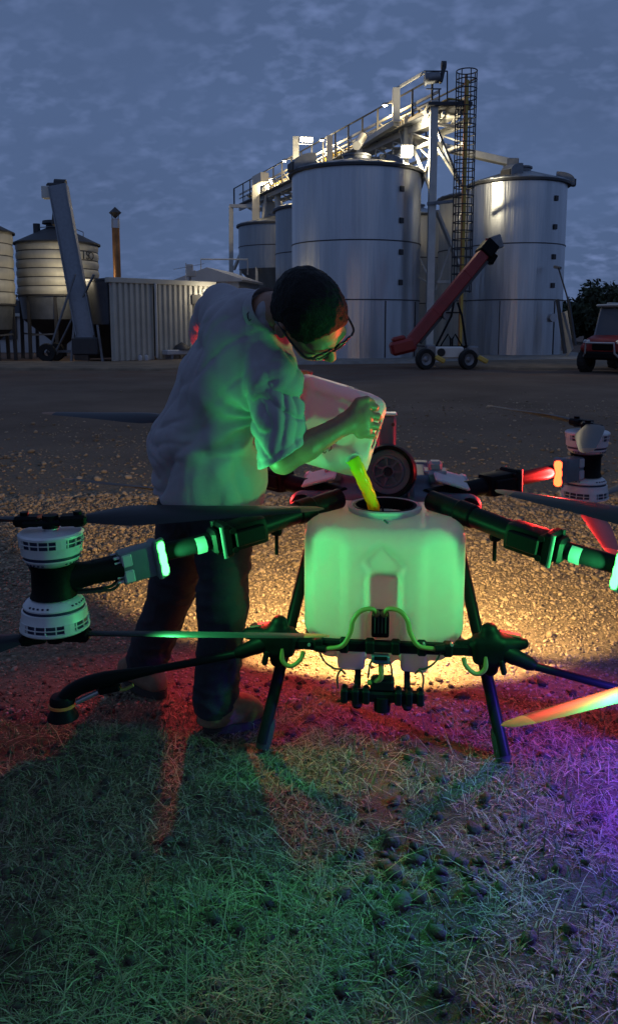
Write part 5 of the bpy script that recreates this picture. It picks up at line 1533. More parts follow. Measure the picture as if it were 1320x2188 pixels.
def motor_shell(flip):
    s = -1 if flip else 1
    P = [(0.030, 0.0), (0.052, 0.004), (0.074, 0.012), (0.080, 0.022), (0.080, 0.026)]
    body = MB()
    f = lambda pr: [(r_, s * z_) for r_, z_ in pr]
    body.lathe(f([(0.03, 0.0), (0.055, 0.002), (0.072, 0.012), (0.079, 0.022), (0.079, 0.026)]), 48)
    body.lathe(f([(0.079, 0.034), (0.083, 0.036), (0.085, 0.058), (0.086, 0.062)]), 48)
    body.lathe(f([(0.086, 0.084), (0.090, 0.086), (0.090, 0.092), (0.084, 0.097), (0.03, 0.099), (0.001, 0.099)]), 48)
    dark = MB().lathe(f([(0.076, 0.024), (0.0765, 0.036)]), 48).lathe(f([(0.080, 0.060), (0.081, 0.086)]), 48)
    grille = MB()
    for k in range(40):
        a = 2 * math.pi * k / 40
        if k % 10 in (8, 9): 
            grille.beam((0.086 * math.cos(a), 0.086 * math.sin(a), s * 0.061), (0.088 * math.cos(a), 0.088 * math.sin(a), s * 0.086), 0.0145, 0.003, up=(math.cos(a), math.sin(a), 0))
        elif k % 2 == 0:
            grille.beam((0.0855 * math.cos(a), 0.0855 * math.sin(a), s * 0.061), (0.0875 * math.cos(a), 0.0875 * math.sin(a), s * 0.086), 0.0028, 0.003, up=(math.cos(a), math.sin(a), 0))
    grille.lathe(f([(0.086, 0.072), (0.0885, 0.0725), (0.0885, 0.0745), (0.086, 0.075)]), 48)
    dots = MB()
    for k in range(36):
        a = 2 * math.pi * k / 36
        if k % 9 < 5:
            dots.box((0.0745 * math.cos(a), 0.0745 * math.sin(a), s * 0.0145), (0.004, 0.005, 0.004), Matrix.Rotation(a, 3, 'Z'))
    return (body.mesh('motor', M['motor_white'], 30), dark.mesh('motor_gap', M['motor_blue'], 30), grille.mesh('vent_grille', M['motor_white'], 30), dots.mesh('cooling_hole', M['motor_blue'], 30))
MU, ML = motor_shell(False), motor_shell(True)

def motor_stack(u, v, z0, upper, lower, sx, tilt):
    """coaxial pair; z0 is the height of the middle of the mount"""
    for flip, meshes, dz, angs in ((False, MU, 0.046, upper), (True, ML, -0.046, lower)):
        m = link('motor', meshes[0], drone)
        m.location = (u, v, z0 + dz)
        m.rotation_euler = (0, R(tilt), R(random.uniform(0, 360)))
        if flip: m.scale = (1.08, 1.08, 1.0)
        for nm, me in zip(('motor_gap', 'vent_grille', 'cooling_hole'), meshes[1:]):
            q_ = link(nm, me, m)
            if nm == 'cooling_hole': q_['kind'] = 'stuff'
        s = -1 if flip else 1
        prop(V(u, v, z0 + dz + s * 0.122), angs, (not flip) == (sx * v > 0), drone)
        sh = MB().cyl((0, 0, s * 0.099), (0, 0, s * 0.122), 0.02, 14).build('shaft', M['silver'], m)

def arm(sx, front):
    g = 'green' if front else 'red'
    if front:
        root, joint, led, mot = V(sx * 0.255, -0.17, 0.735), V(sx * 0.475, -0.385, 0.695), V(sx * 0.657, -0.498, 0.662), V(sx * 0.935, -0.645, 0.627)
    else:
        root, joint, led, mot = V(sx * 0.25, 0.20, 0.722), V(sx * 0.465, 0.335, 0.742), V(sx * 0.695, 0.515, 0.752), V(sx * 0.835, 0.63, 0.762)
    a = MB().tube([root - (joint - root) * 0.45, joint], 0.0345, 18).build('arm', M['carbon_tube'], drone)
    dr = (led - joint).normalized()
    MB().tube([joint, mot - dr * 0.05], 0.0275, 18).build('outer_tube', M['carbon_tube'], a)
    # root clamp
    MB().tube([root - (joint - root) * 0.06, root - (joint - root) * 0.04, root + (joint - root) * 0.14, root + (joint - root) * 0.16], [0.036, 0.040, 0.040, 0.036], 18).build('root_clamp', M['black_plastic'], a, 30)
    # fold joint
    x, y, d_ = frame(dr)
    rot = Matrix((x, d_, y)).transposed()
    j = MB()
    j.box(joint - dr * 0.055, (0.082, 0.12, 0.086), rot, 0.018, seg=2)
    j.box(joint + dr * 0.022, (0.098, 0.030, 0.100), rot, 0.008)
    j.box(joint + dr * 0.052, (0.074, 0.028, 0.076), rot, 0.010)
    jo = j.build('fold_joint', M['black_plastic'], a, 30)
    for k in (-1, 1):
        MB().cyl(joint + dr * 0.005 + y * 0.03 * k - x * 0.052, joint + dr * 0.005 + y * 0.03 * k + x * 0.052, 0.010, 12).build('joint_pin', M['black_plastic'], a)
        MB().cyl(joint + dr * 0.036 + x * 0.042 * k + y * -0.05, joint + dr * 0.036 + x * 0.042 * k + y * 0.05, 0.007, 10).build('clamp_bolt', M['dark_steel'], a)
    MB().beam(joint - dr * 0.10 - y * 0.0 + x * 0.046, joint - dr * 0.0 + x * 0.05, 0.012, 0.05, bev=0.004).build('clamp_lever', M['black_plastic'], a)
    MB().beam(joint - dr * 0.10 - x * 0.046, joint - dr * 0.0 - x * 0.05, 0.012, 0.05, bev=0.004).build('clamp_lever', M['black_plastic'], a)
    if front:
        sp = joint + dr * 0.10
        q = MB()
        vs, fs = [], []
        for i in range(9):
            ang = R(-150 + 15 * i) if sx < 0 else R(-150 + 15 * i)
            for e in (-0.016, 0.016):
                o = x * math.cos(ang) + y * math.sin(ang)
                # wrap on the camera side of the tube
                o = V(0, -1, 0.0) * math.cos(R(-50 + 15 * i)) + V(0, 0, 1) * math.sin(R(-50 + 15 * i))
                o = (o - dr * o.dot(dr)).normalized()
                vs.append(sp + dr * e + o * 0.0283)
        for i in range(8):
            fs.append((2 * i, 2 * i + 1, 2 * i + 3, 2 * i + 2))
        q.add(vs, fs).build('arm_sticker', M['sticker'], a)
        rod = root.lerp(joint, 0.42)
        MB().cyl(rod + V(0, 0, -0.02), rod + V(0, 0, -0.115), 0.0065, 10).build('stub_rod', M['black_plastic'], a)
        MB().box(rod + V(0, 0, -0.035), (0.035, 0.03, 0.03), bev=0.006).build('rod_clamp', M['black_plastic'], a)
    # speed-controller box with the position light on its inboard end
    ec = led + dr * 0.070
    box = MB().box(ec, (0.060, 0.125, 0.096), rot, 0.010, seg=2).box(ec - dr * 0.048, (0.066, 0.030, 0.108), rot, 0.008).build('controller_box', M['esc_grey'], a, 30)
    for sd_ in (-1, 1):
        for k in (-1, 1):
            MB().box(ec + dr * 0.042 + y * 0.024 * k + x * 0.031 * sd_, (0.008, 0.030, 0.038), rot, 0.004).build('cover_plate', M['drone_pale'], a)
        for k in range(6):
            MB().box(ec + dr * 0.066 + y * (-0.036 + 0.0145 * k) + x * 0.02 * sd_, (0.012, 0.022, 0.006), rot, 0.001).build('heat_fin', M['drone_pale'], a)
    # the lit strip: three lamps behind a clear rib, on the end face towards the hull
    # it faces the hull and the front, backed by the dark lamp housing
    nin = (Vector((-sx * 0.90, -0.40, 0.12)) if front else Vector((-sx * 0.35, -0.94, 0.0))).normalized()
    xs_ = nin.cross(y).normalized(); yv = xs_.cross(nin).normalized()
    if yv.z < 0: yv = -yv
    cl = led + V(0, -0.034, 0) - dr * 0.004
    rotl = Matrix((xs_, yv, nin)).transposed()
    MB().box(cl, (0.042, 0.118, 0.016), rotl, 0.004).build('lamp_housing', M['esc_grey'], a)
    lv, lf = [], []
    n = 18
    for k in range(n + 1):
        t = k / n
        hw = 0.0125 + 0.0035 * abs(math.sin(t * math.pi * 3.0))
        if k in (0, n): hw = 0.006
        hh = 0.052 - 0.104 * t
        for e, dep in ((-1, 0.0092), (-0.4, 0.0125), (0.4, 0.0125), (1, 0.0092)):
            lv.append(cl + xs_ * hw * e + yv * hh + nin * dep)
    for k in range(n):
        for e in range(3):
            lf.append((4 * k + e, 4 * k + e + 1, 4 * k + e + 5, 4 * k + e + 4))
    lbo = MB().add(lv, lf).build('position_light', M[g + '_led'], a, 60)
    ad = bpy.data.lights.new(g + '_position_lamp', 'AREA')
    ad.shape = 'RECTANGLE'; ad.size = 0.024; ad.size_y = 0.10
    ad.energy = 8.8 if front else 17.0
    ad.color = GREEN if front else RED
    ao = bpy.data.objects.new(g + '_position_lamp', ad); COL.objects.link(ao)
    ao.parent = a
    ao.location = cl + nin * 0.0165
    ao.rotation_euler = Matrix((xs_, yv, -nin) if xs_.cross(yv).dot(-nin) > 0 else (-xs_, yv, -nin)).transposed().to_euler()
    ao.rotation_euler = (Matrix((xs_, yv, xs_.cross(yv))).transposed() if xs_.cross(yv).dot(nin) < 0 else Matrix((-xs_, yv, (-xs_).cross(yv))).transposed()).to_euler()
    # mount arm to the motors
    MB().tube([ec + dr * 0.05, ec.lerp(mot, 0.55) + V(0, 0, -0.004), mot], [0.036, 0.034, 0.05], 12).build('motor_bracket', M['black_plastic'], a, 40)
    MB().tube([mot + V(0, 0, -0.046), mot + V(0, 0, -0.03), mot + V(0, 0, 0.03), mot + V(0, 0, 0.046)], [0.066, 0.060, 0.060, 0.066], 20).build('motor_mount', M['black_plastic'], a, 50)
    for k in (-1, 1):
        MB().tube(smooth_path([ec + dr * 0.06 - y * 0.03 + x * 0.012 * k, ec + dr * 0.09 - y * 0.052 + x * 0.015 * k, ec + dr * 0.13 - y * 0.048 + x * 0.012 * k, mot + V(0, 0, -0.05) - dr * 0.04 + x * 0.01 * k], 5), 0.0045, 8).build('motor_cable', M['black_rubber'], a)
    return mot
ang = math.atan2
for sx, fr, up_a, lo_a in (
        (-1, True, (ang(0.24, 0.83), R(184)), (ang(0.06, 0.73), R(206))),
        (1, True, (ang(0.52, -0.545), R(-35)), (ang(-0.425, -0.695), R(30))),
        (1, False, (ang(0.60, -0.266), ang(-0.78, -0.196)), (ang(-0.78, -0.09), R(55))),
        (-1, False, (ang(0.18, -0.74), R(108)), (ang(0.27, -0.634), R(98)))):
    mt = arm(sx, fr)
    motor_stack(mt.x, mt.y, mt.z, up_a, lo_a, sx, 0)
# violet status lamp on the underside of the front right motor
vp = V(0.935, -0.645, 0.44)
MB().lathe([(0.001, -0.006), (0.014, -0.005), (0.018, 0.004), (0.014, 0.012)], 18, Matrix.Translation(vp)).build('status_light', M['violet_led'], drone)
L_ = lamp_light('status_lamp', vp + V(0, 0, -0.05), 64.0, (0.12, 0.055, 1.0), 0.02, spot=R(158), rot=(0, R(12), 0))
L_.parent = drone
# ================================================================== the man, the jug and what he pours
man_ = empty('person', V(-0.42, 2.62, 0), 0, 'man in grey work shirt and glasses bending to pour from a jug', 'person')
def rel_to(o, root):
    o.data.transform(Matrix.Translation(-root.location)); return o

# joints
P0, P1, P2, P3 = at(440, 1062, 2.70), at(438, 955, 2.70), at(478, 825, 2.67), at(522, 720, 2.63)
NK = at(578, 672, 2.52)
RS, RE, RW = at(586, 812, 2.49), at(604, 982, 2.44), at(742, 903, 2.475)
LS, LE, LW_ = at(482, 668, 2.80), at(441, 716, 3.02), at(560, 790, 2.92)
HC = at(662, 678, 2.40)                              # head centre
F = Vector((0.55, -0.20, -0.80)).normalized()
Lf = Vector((0.80, 0.40, 0.45)); Lf = (Lf - F * Lf.dot(F)).normalized()
U = F.cross(Lf).normalized()
HS_ = 1.13
def hp(f_, l_, u_):
    return HC + (F * f_ + Lf * l_ + U * u_) * HS_
HR = [F, Lf, U]
def hr(*r_): return tuple(x_ * HS_ for x_ in r_)

sk = SDF((-0.62, 2.18, 0.80), (0.26, 3.10, 1.56), 0.0048)
# core under the shirt so that the figure is one surface
for a, b, ra, rb in ((P1, P2, 0.12, 0.125), (P2, P3, 0.125, 0.11), (P3, NK, 0.09, 0.062), (P3, RS, 0.08, 0.055), (P3, LS, 0.08, 0.055)):
    sk.cap(a, b, ra, rb, k=0.03)
sk.cap(RS, RE, 0.052, 0.043, k=0.02)
sk.cap(RE, RE.lerp(RW, 0.35), 0.044, 0.045, k=0.015)
sk.cap(RE.lerp(RW, 0.35), RW, 0.045, 0.030, k=0.015)
sk.cap(LS, LE, 0.05, 0.042, k=0.02); sk.cap(LE, LW_, 0.042, 0.03, k=0.015)
# head
sk.cap(NK, hp(-0.045, 0, -0.06), 0.066, 0.064, k=0.03)
sk.ell(hp(-0.012, 0, 0.035), hr(0.102, 0.080, 0.088), HR, k=0.02)          # cranium
sk.ell(hp(0.030, 0, -0.035), hr(0.066, 0.064, 0.088), HR, k=0.025)         # face
sk.ell(hp(0.052, 0, -0.105), hr(0.036, 0.036, 0.026), HR, k=0.03)          # chin
sk.ell(hp(0.078, 0, 0.020), hr(0.026, 0.058, 0.020), HR, k=0.02)           # brow
sk.cap(hp(0.092, 0, 0.006), hp(0.116, 0, -0.032), 0.010 * HS_, 0.014 * HS_, k=0.014)   # nose
for s in (-1, 1):
    sk.ell(hp(0.108, s * 0.012, -0.036), hr(0.010, 0.010, 0.008), HR, k=0.008)
    sk.ell(hp(0.090, s * 0.034, -0.004), hr(0.016, 0.020, 0.013), HR, k=0.010, sub=True)  # eye sockets
    sk.ell(hp(0.080, s * 0.033, -0.004), hr(0.013, 0.014, 0.012), HR, k=0.003)            # eyes
    sk.ell(hp(0.066, s * 0.045, -0.038), hr(0.024, 0.020, 0.018), HR, k=0.02)             # cheeks
    sk.ell(hp(-0.012, s * 0.085, -0.012), hr(0.021, 0.010, 0.034), HR, k=0.006)           # ears
    sk.ell(hp(-0.004, s * 0.096, -0.010), hr(0.011, 0.007, 0.020), HR, k=0.004, sub=True)
sk.ell(hp(0.094, 0, -0.068), hr(0.012, 0.026, 0.006), HR, k=0.008)         # lips
sk.ell(hp(0.092, 0, -0.080), hr(0.011, 0.022, 0.006), HR, k=0.008)
sk.ell(hp(0.108, 0, -0.074), hr(0.010, 0.026, 0.0022), HR, k=0.003, sub=True)
# right hand, back of the hand to the camera, fingers closed round the jug's grip
PA = at(768, 893, 2.480)
sk.cap(RW, PA, 0.030, 0.034, k=0.02, flat=((0.2, 1, 0), 0.72))
sk.cap(at(770, 882, 2.480), at(775, 918, 2.485), 0.030, 0.027, k=0.02, flat=((0.1, 1, 0), 0.75))
for kf, (yk, ext, r_) in enumerate(((866, 0, 0.0115), (886, 5, 0.0120), (907, 4, 0.0115), (926, -4, 0.0100))):
    k0 = at(784, yk, 2.477); k1 = at(801 + ext, yk + 4, 2.492); k2 = at(803 + ext, yk + 6, 2.525); k3 = at(786 + ext, yk + 6, 2.533)
    sk.cap(at(768, yk + 3, 2.480), k0, 0.013, r_ * 1.05, k=0.008)
    sk.cap(k0, k1, r_ * 1.08, r_, k=0.003); sk.cap(k1, k2, r_, r_ * 0.92, k=0.003); sk.cap(k2, k3, r_ * 0.92, r_ * 0.8, k=0.003)
sk.cap(at(752, 880, 2.475), at(765, 858, 2.473), 0.016, 0.0135, k=0.012)       # thumb from the side of the palm
sk.cap(at(765, 858, 2.473), at(783, 853, 2.477), 0.0135, 0.0115, k=0.004)
sk.cap(at(783, 853, 2.477), at(795, 858, 2.493), 0.0115, 0.0095, k=0.004)
# left hand under the back of the jug
LP_ = at(602, 815, 2.84)
sk.cap(LW_, LP_, 0.029, 0.033, k=0.02)
for kf in range(4):
    b0 = LP_ + V(0.03, -0.02 + 0.0, 0.03 - 0.02 * kf); b1 = b0 + V(0.045, -0.012, 0.004); b2 = b1 + V(0.028, -0.02, 0.0)
    sk.cap(LP_ + V(0.005, 0, 0.022 - 0.015 * kf), b0, 0.012, 0.011, k=0.008); sk.cap(b0, b1, 0.011, 0.0105, k=0.003); sk.cap(b1, b2, 0.0105, 0.0085, k=0.003)
sk.cap(LP_ + V(-0.01, -0.01, 0.02), LP_ + V(0.03, -0.03, 0.065), 0.014, 0.011, k=0.008)
def skin_shape(v, f):
    n = vnormals(v, f)
    return v + n * (0.0007 * vnoise(v * 90, 3))[:, None]
bodyo = rel_to(sk.build('body', M['skin'], man_, 1, skin_shape), man_)

# hair: close-cropped cap
hs = SDF(HC - V(0.2, 0.2, 0.2), HC + V(0.2, 0.2, 0.2), 0.005)
hs.ell(hp(-0.014, 0, 0.037), hr(0.113, 0.0885, 0.098), HR)
hs.ell(hp(-0.050, 0, -0.030), hr(0.068, 0.072, 0.070), HR, k=0.03)
hs.half(hp(0.070, 0, 0.046), tuple(F * 0.93 - U * 0.37), 0.008)
for s in (-1, 1):
    hs.ell(hp(-0.006, s * 0.088, -0.014), hr(0.028, 0.022, 0.040), HR, k=0.006, sub=True)
hs.half(hp(0.018, 0, -0.006), tuple(F * 0.55 - U * 0.84), 0.008)
def hairy(v, f):
    n = vnormals(v, f)
    return v + n * (0.0022 * vnoise(v * 120, 5) + 0.0022 * vnoise(v * 40, 6))[:, None]
rel_to(hs.build('hair', M['hair'], man_, 1, hairy), man_)

# glasses
gl = MB()
gfr = 0.107
def rim(s):
    pts_ = []
    for k in range(20):
        a = 2 * math.pi * k / 20
        c_, s_ = math.cos(a), math.sin(a)
        px_ = 0.026 * (abs(c_)**0.6) * (1 if c_ >= 0 else -1); pz_ = 0.020 * (abs(s_)**0.6) * (1 if s_ >= 0 else -1)
        pts_.append(hp(gfr - 0.25 * abs(px_ + 0.0) * (1 if px_ * s > 0 else 0), s * 0.0325 + px_, 0.004 + pz_))
    return pts_
for s in (-1, 1):
    gl.tube(rim(s), 0.0036, 8, closed=True)
    gl.tube(smooth_path([hp(gfr - 0.006, s * 0.064, 0.012), hp(0.085, s * 0.081, 0.012), hp(0.03, s * 0.088, 0.010), hp(-0.018, s * 0.089, 0.012), hp(-0.036, s * 0.086, -0.006)], 5), 0.0036, 8)
gl.tube(smooth_path([hp(gfr, -0.008, 0.010), hp(gfr + 0.006, 0, 0.013), hp(gfr, 0.008, 0.010)], 4), 0.0034, 8)
go = rel_to(gl.build('glasses', M['glasses_frame'], man_, 60), man_)
for s in (-1, 1):
    ps = rim(s); c_ = sum(ps, Vector()) / len(ps)
    m_ = MB().add([c_] + ps, [(0, 1 + k, 1 + (k + 1) % 20) for k in range(20)])
    me = m_.mesh('spectacle_lens', M['lens_glass']); me.transform(Matrix.Translation(-man_.location)); link('spectacle_lens', me, go)

# shirt
sh = SDF((-0.74, 2.22, 0.70), (0.14, 3.14, 1.58), 0.0072)
for a, b, ra, rb in ((P0 + V(0, 0, -0.06), P1, 0.176, 0.184), (P1, P2, 0.184, 0.172), (P2, P3, 0.172, 0.148)):
    sh.cap(a, b, ra, rb, k=0.03)
sh.cap(P3, NK + V(-0.02, 0.0, -0.01), 0.130, 0.078, k=0.05)
sh.cap(P3, RS, 0.125, 0.088, k=0.05)
sh.cap(P2, RS, 0.13, 0.085, k=0.05)
sh.cap(P3, LS, 0.125, 0.092, k=0.05)
sh.cap(P0 + V(0.09, -0.03, 0.06), P1 + V(0.05, -0.02, 0.02), 0.125, 0.12, k=0.06)
sh.cap(LS, LS.lerp(LE, 0.9), 0.090, 0.078, k=0.035)
hem0 = at(436, 1068, 2.66)
sh.half(hem0, (-0.06, 0.05, -1.0), 0.01)
sh.cap(hem0 + V(-0.06, 0.06, -0.1), hem0 + V(0.05, 0.05, 0.03), 0.13, 0.125, sub=True, k=0.01)
axis = (P3 - P0).normalized()
side = axis.cross(Vector((0, 1, 0))).normalized()
fwd_ = side.cross(axis)
A3 = np.array([list(axis), list(side), list(fwd_)])
def ridge(x_): return 1 - np.abs(x_)
def shirt_folds(v, f):
    n = vnormals(v, f)
    q = (v - np.array(P0)) @ A3.T
    wob = np.stack([q[:, 0] + 0.05 * vnoise(v * 7, 11), q[:, 1] + 0.03 * vnoise(v * 6, 12), q[:, 2] + 0.03 * vnoise(v * 6, 13)], 1)
    # folds: each family runs along its own direction in the cloth
    d_ = np.zeros(len(v))
    for t, fr, amp, pw, sd_ in (((1.0, -0.25, 0.1), 10.0, 0.020, 2, 21), ((1.0, 0.45, 0.0), 15.0, 0.013, 3, 22), ((0.75, -0.7, 0.2), 19.0, 0.008, 4, 23), ((0.9, 0.2, 0.4), 26.0, 0.004, 3, 29)):
        t = np.array(t) / np.linalg.norm(t)
        n1_ = np.cross(t, [0, 0, 1.0]); n1_ /= np.linalg.norm(n1_); n2_ = np.cross(t, n1_)
        c_ = np.stack([wob @ n1_ * fr, wob @ n2_ * fr * 0.8, wob @ t * fr * 0.16], 1)
        d_ -= amp * (ridge(vnoise(c_, sd_))**pw - 0.3) * np.clip(0.6 + 0.9 * vnoise(v * 5, sd_ + 50), 0.1, 1.2)
    a3_ = wob * np.array([22, 26, 26.])
    d_ += 0.0015 * vnoise(a3_, 23)
    # the belly of the shirt bunches above the hem
    low = np.clip((0.30 - q[:, 0]) / 0.3, 0, 1)
    d_ -= low * 0.020 * (ridge(vnoise(wob @ np.array([[16, 5, 3], [-2, 4, 2], [2, 1, 4.]]).T, 24))**3 - 0.3)
    # creases pulling towards the armpit
    ap = np.array(RS) + np.array([-0.05, 0.02, -0.12])
    w_ = v - ap; dist = np.linalg.norm(w_, axis=1)
    th = np.arctan2(w_[:, 2], w_[:, 0])
    d_ += 0.011 * np.exp(-(dist / 0.16)**2) * np.sin(th * 9 + 3 * vnoise(v * 9, 25)) * np.clip(dist / 0.05, 0, 1)
    return v + n * d_[:, None]
shirt = rel_to(sh.build('shirt', M['shirt'], man_, 1, shirt_folds), man_)
# right sleeve with its shoulder seam and open cuff
sv_ = SDF((RS.x - 0.16, RS.y - 0.16, RE.z - 0.12), (RS.x + 0.20, RS.y + 0.16, RS.z + 0.14), 0.0052)
hem_n = Vector((0.50, 0.0, -0.87)).normalized()
SH = at(607, 972, 2.44)
SE = RS.lerp(RE, 1.15)
sv_.cap(RS + V(-0.012, 0.01, -0.005), RS.lerp(RE, 0.55), 0.091, 0.086, k=0.01)
sv_.cap(RS.lerp(RE, 0.5), SE, 0.086, 0.083, k=0.02)
sv_.half(SH, tuple(hem_n), 0.004)
ad_ = (RE - RS).normalized()
sv_.cap(SH - ad_ * 0.05, SH + ad_ * 0.12, 0.060, 0.066, sub=True, k=0.004)
def sleeve_folds(v, f):
    n = vnormals(v, f)
    sa = np.array((RE - RS).normalized()); w_ = v - np.array(RS); t_ = w_ @ sa
    ph = np.arctan2(w_[:, 1], w_[:, 0])
    end = np.clip((np.array([list(SH)]) - v) @ np.array(hem_n) / 0.05, 0, 1)
    q = np.stack([t_ * 16 + np.cos(ph) * 1.1, np.cos(ph) * 1.6 + t_ * 5, np.sin(ph) * 1.6], 1) + 0.8 * vnoise(v * 8, 41)[:, None]
    q2 = np.stack([t_ * 18 - np.cos(ph) * 1.5, np.cos(ph) * 1.1 + t_ * 3, np.sin(ph) * 1.1], 1) + 0.4 * vnoise(v * 7, 41)[:, None]
    d_ = -0.014 * (ridge(vnoise(q2, 42))**3 - 0.3) * end
    q3 = np.stack([t_ * 3 + ph * 0.2, np.cos(ph) * 3.2 + t_ * 4, np.sin(ph) * 3.2 - t_ * 3], 1)
    d_ += -0.010 * (ridge(vnoise(q3, 43))**2 - 0.3) * (0.4 + 0.6 * end) + 0.0015 * vnoise(v * 30, 44) * end
    seam = t_ - 0.022 - 0.35 * (v[:, 0] - RS.x)
    d_ += 0.005 * np.exp(-(seam / 0.006)**2) - 0.004 * np.exp(-((seam - 0.016) / 0.006)**2)
    hemd = (np.array([list(SH)]) - v) @ np.array(hem_n)
    d_ -= 0.0025 * np.exp(-((hemd - 0.024) / 0.004)**2)
    rad = np.linalg.norm(w_ - t_[:, None] * sa, axis=1)
    d_ = np.where((rad < 0.073) & (hemd < 0.055), 0, d_)
    return v + n * d_[:, None]
rel_to(sv_.build('sleeve', M['shirt'], shirt, 1, sleeve_folds), man_)
# collar, yoke mark
cn = (NK - P3).normalized()
x, y, d_ = frame(cn)
cp = []
cbase = NK + cn * 0.005 + V(-0.012, 0.0, 0.0)
cm_ = MB().lathe([(0.080, -0.020), (0.082, 0.012), (0.077, 0.030), (0.072, 0.012), (0.072, -0.02)], 30, Matrix.Translation(cbase) @ Matrix((x, y, d_)).transposed().to_4x4())
rel_to(cm_.build('collar', M['shirt'], man_, 60), man_)
# logo: small slanted outlined bar with a dash beneath, embroidered on the yoke
sv = np.empty(len(shirt.data.vertices) * 3); shirt.data.vertices.foreach_get('co', sv); sv = sv.reshape(-1, 3) + np.array(man_.location)
def on_shirt(px_, py_, off=0.009):
    """nearest shirt surface point along the line of sight"""
    r_ = np.array(ray(px_, py_)); r_ /= np.linalg.norm(r_)
    o_ = np.array([0, 0, CAM_H]); w_ = sv - o_
    t_ = w_ @ r_; dd = np.linalg.norm(w_ - t_[:, None] * r_, axis=1)
    c_ = np.where(dd < 0.010)[0]
    i = c_[np.argmin(t_[c_])] if len(c_) else int(np.argmin(dd))
    return Vector(o_ + r_ * (t_[i] - off))
lm = MB()
lp = [on_shirt(*q_) for q_ in ((533, 666), (529, 671), (530, 679), (533, 686), (537, 681), (534, 672))]
zmin = min(q_.y for q_ in lp)
lm.tube([V(q_.x, zmin + 0.2 * (q_.y - zmin), q_.z) for q_ in lp], 0.0018, 6, closed=True)
rel_to(lm.build('logo', M['shirt_logo'], shirt), man_)
lm = MB().tube([on_shirt(535, 695), on_shirt(543, 690)], 0.0011, 6)
rel_to(lm.build('logo_line', M['shirt_seam'], shirt), man_)

# trousers
RH, RK, RA = at(478, 1085, 2.69), at(476, 1290, 2.56), at(456, 1528, 2.52)
LH, LK, LA = at(404, 1085, 2.77), at(368, 1262, 2.79), at(306, 1432, 2.86)
tr = SDF((-0.85, 2.25, 0.03), (0.02, 3.08, 0.95), 0.0078)
tr.cap(RH.lerp(LH, 0.25), LH.lerp(RH, 0.25), 0.125, 0.125, k=0.03)
tr.cap(RH, RK, 0.108, 0.080, k=0.03); tr.cap(RK, RA + V(0, 0, -0.05), 0.078, 0.072, k=0.03)
tr.cap(LH, LK, 0.108, 0.080, k=0.03); tr.cap(LK, LA + V(-0.02, 0, -0.05), 0.078, 0.072, k=0.03)
tr.half((0, 0, 0.052), (0, 0, -1), 0.01)
def trouser_folds(v, f):
    n = vnormals(v, f)
    d_ = 0.006 * (ridge(vnoise(v * np.array([9, 9, 22.]) + 0.7 * vnoise(v * 6, 31)[:, None] * 3, 32))**2 - 0.3)
    low = np.clip((0.32 - v[:, 2]) / 0.25, 0, 1)
    d_ += low * 0.011 * (ridge(vnoise(v * np.array([7, 7, 26.]) + 1.2 * vnoise(v * 7, 33)[:, None], 34))**2 - 0.35)
    kn = np.exp(-((v[:, 2] - 0.5) / 0.06)**2)
    d_ += kn * 0.008 * vnoise(v * np.array([10, 10, 34.]), 35)
    return v + n * d_[:, None]
tro = rel_to(tr.build('trousers', M['denim'], man_, 1, trouser_folds), man_)
bel = MB()
# boots
def boot(heel, toe, ank):
    d_ = (toe - heel).normalized(); L = (toe - heel).length
    b = SDF((min(heel.x, toe.x) - 0.10, min(heel.y, toe.y) - 0.10, -0.01), (max(heel.x, toe.x) + 0.10, max(heel.y, toe.y) + 0.10, 0.26), 0.006)
    z = V(0, 0, 1)
    b.cap(heel + d_ * 0.045 + z * 0.055, ank, 0.046, 0.056, k=0.03)
    b.cap(heel + d_ * 0.045 + z * 0.058, heel + d_ * L * 0.62 + z * 0.060, 0.046, 0.046, k=0.03)
    b.cap(heel + d_ * L * 0.30 + z * 0.085, heel + d_ * L * 0.7 + z * 0.050, 0.042, 0.036, k=0.03)
    b.cap(heel + d_ * L * 0.62 + z * 0.052, toe - d_ * 0.045 + z * 0.042, 0.046, 0.040, k=0.02)
    b.half(heel + z * 0.022, (0, 0, -1))
    o = rel_to(b.build('boot', M['boot_leather'], man_, 1), man_)
    sx_ = V(-d_.y, d_.x, 0)
    out = []
    for k in range(24):
        a = 2 * math.pi * k / 24
        w_ = 0.046 + 0.006 * math.cos(a)
        t_ = 0.5 + 0.5 * math.cos(a)
        c_ = heel + d_ * (0.04 + (L - 0.085) * t_)
        out.append(c_ + d_ * 0.045 * math.cos(a) + sx_ * w_ * math.sin(a))
    n = len(out)
    vs = [p + V(0, 0, -0.002 - p.z) for p in out] + [p + V(0, 0, 0.026 - p.z) for p in out]
    fs = [tuple(range(n)), tuple(range(n, 2 * n))] + [(i, (i + 1) % n, n + (i + 1) % n, n + i) for i in range(n)]
    me = MB().add(vs, fs).mesh('boot_sole', M['boot_sole']); me.transform(Matrix.Translation(-man_.location)); link('boot_sole', me, o)
h_ = gnd(436, 1562); t_ = gnd(566, 1538)
boot(h_, t_, RA + V(0.0, 0, -0.02))
h_ = gnd(268, 1448); t_ = gnd(352, 1492) 
boot(h_, t_, LA + V(0.0, 0, -0.03))

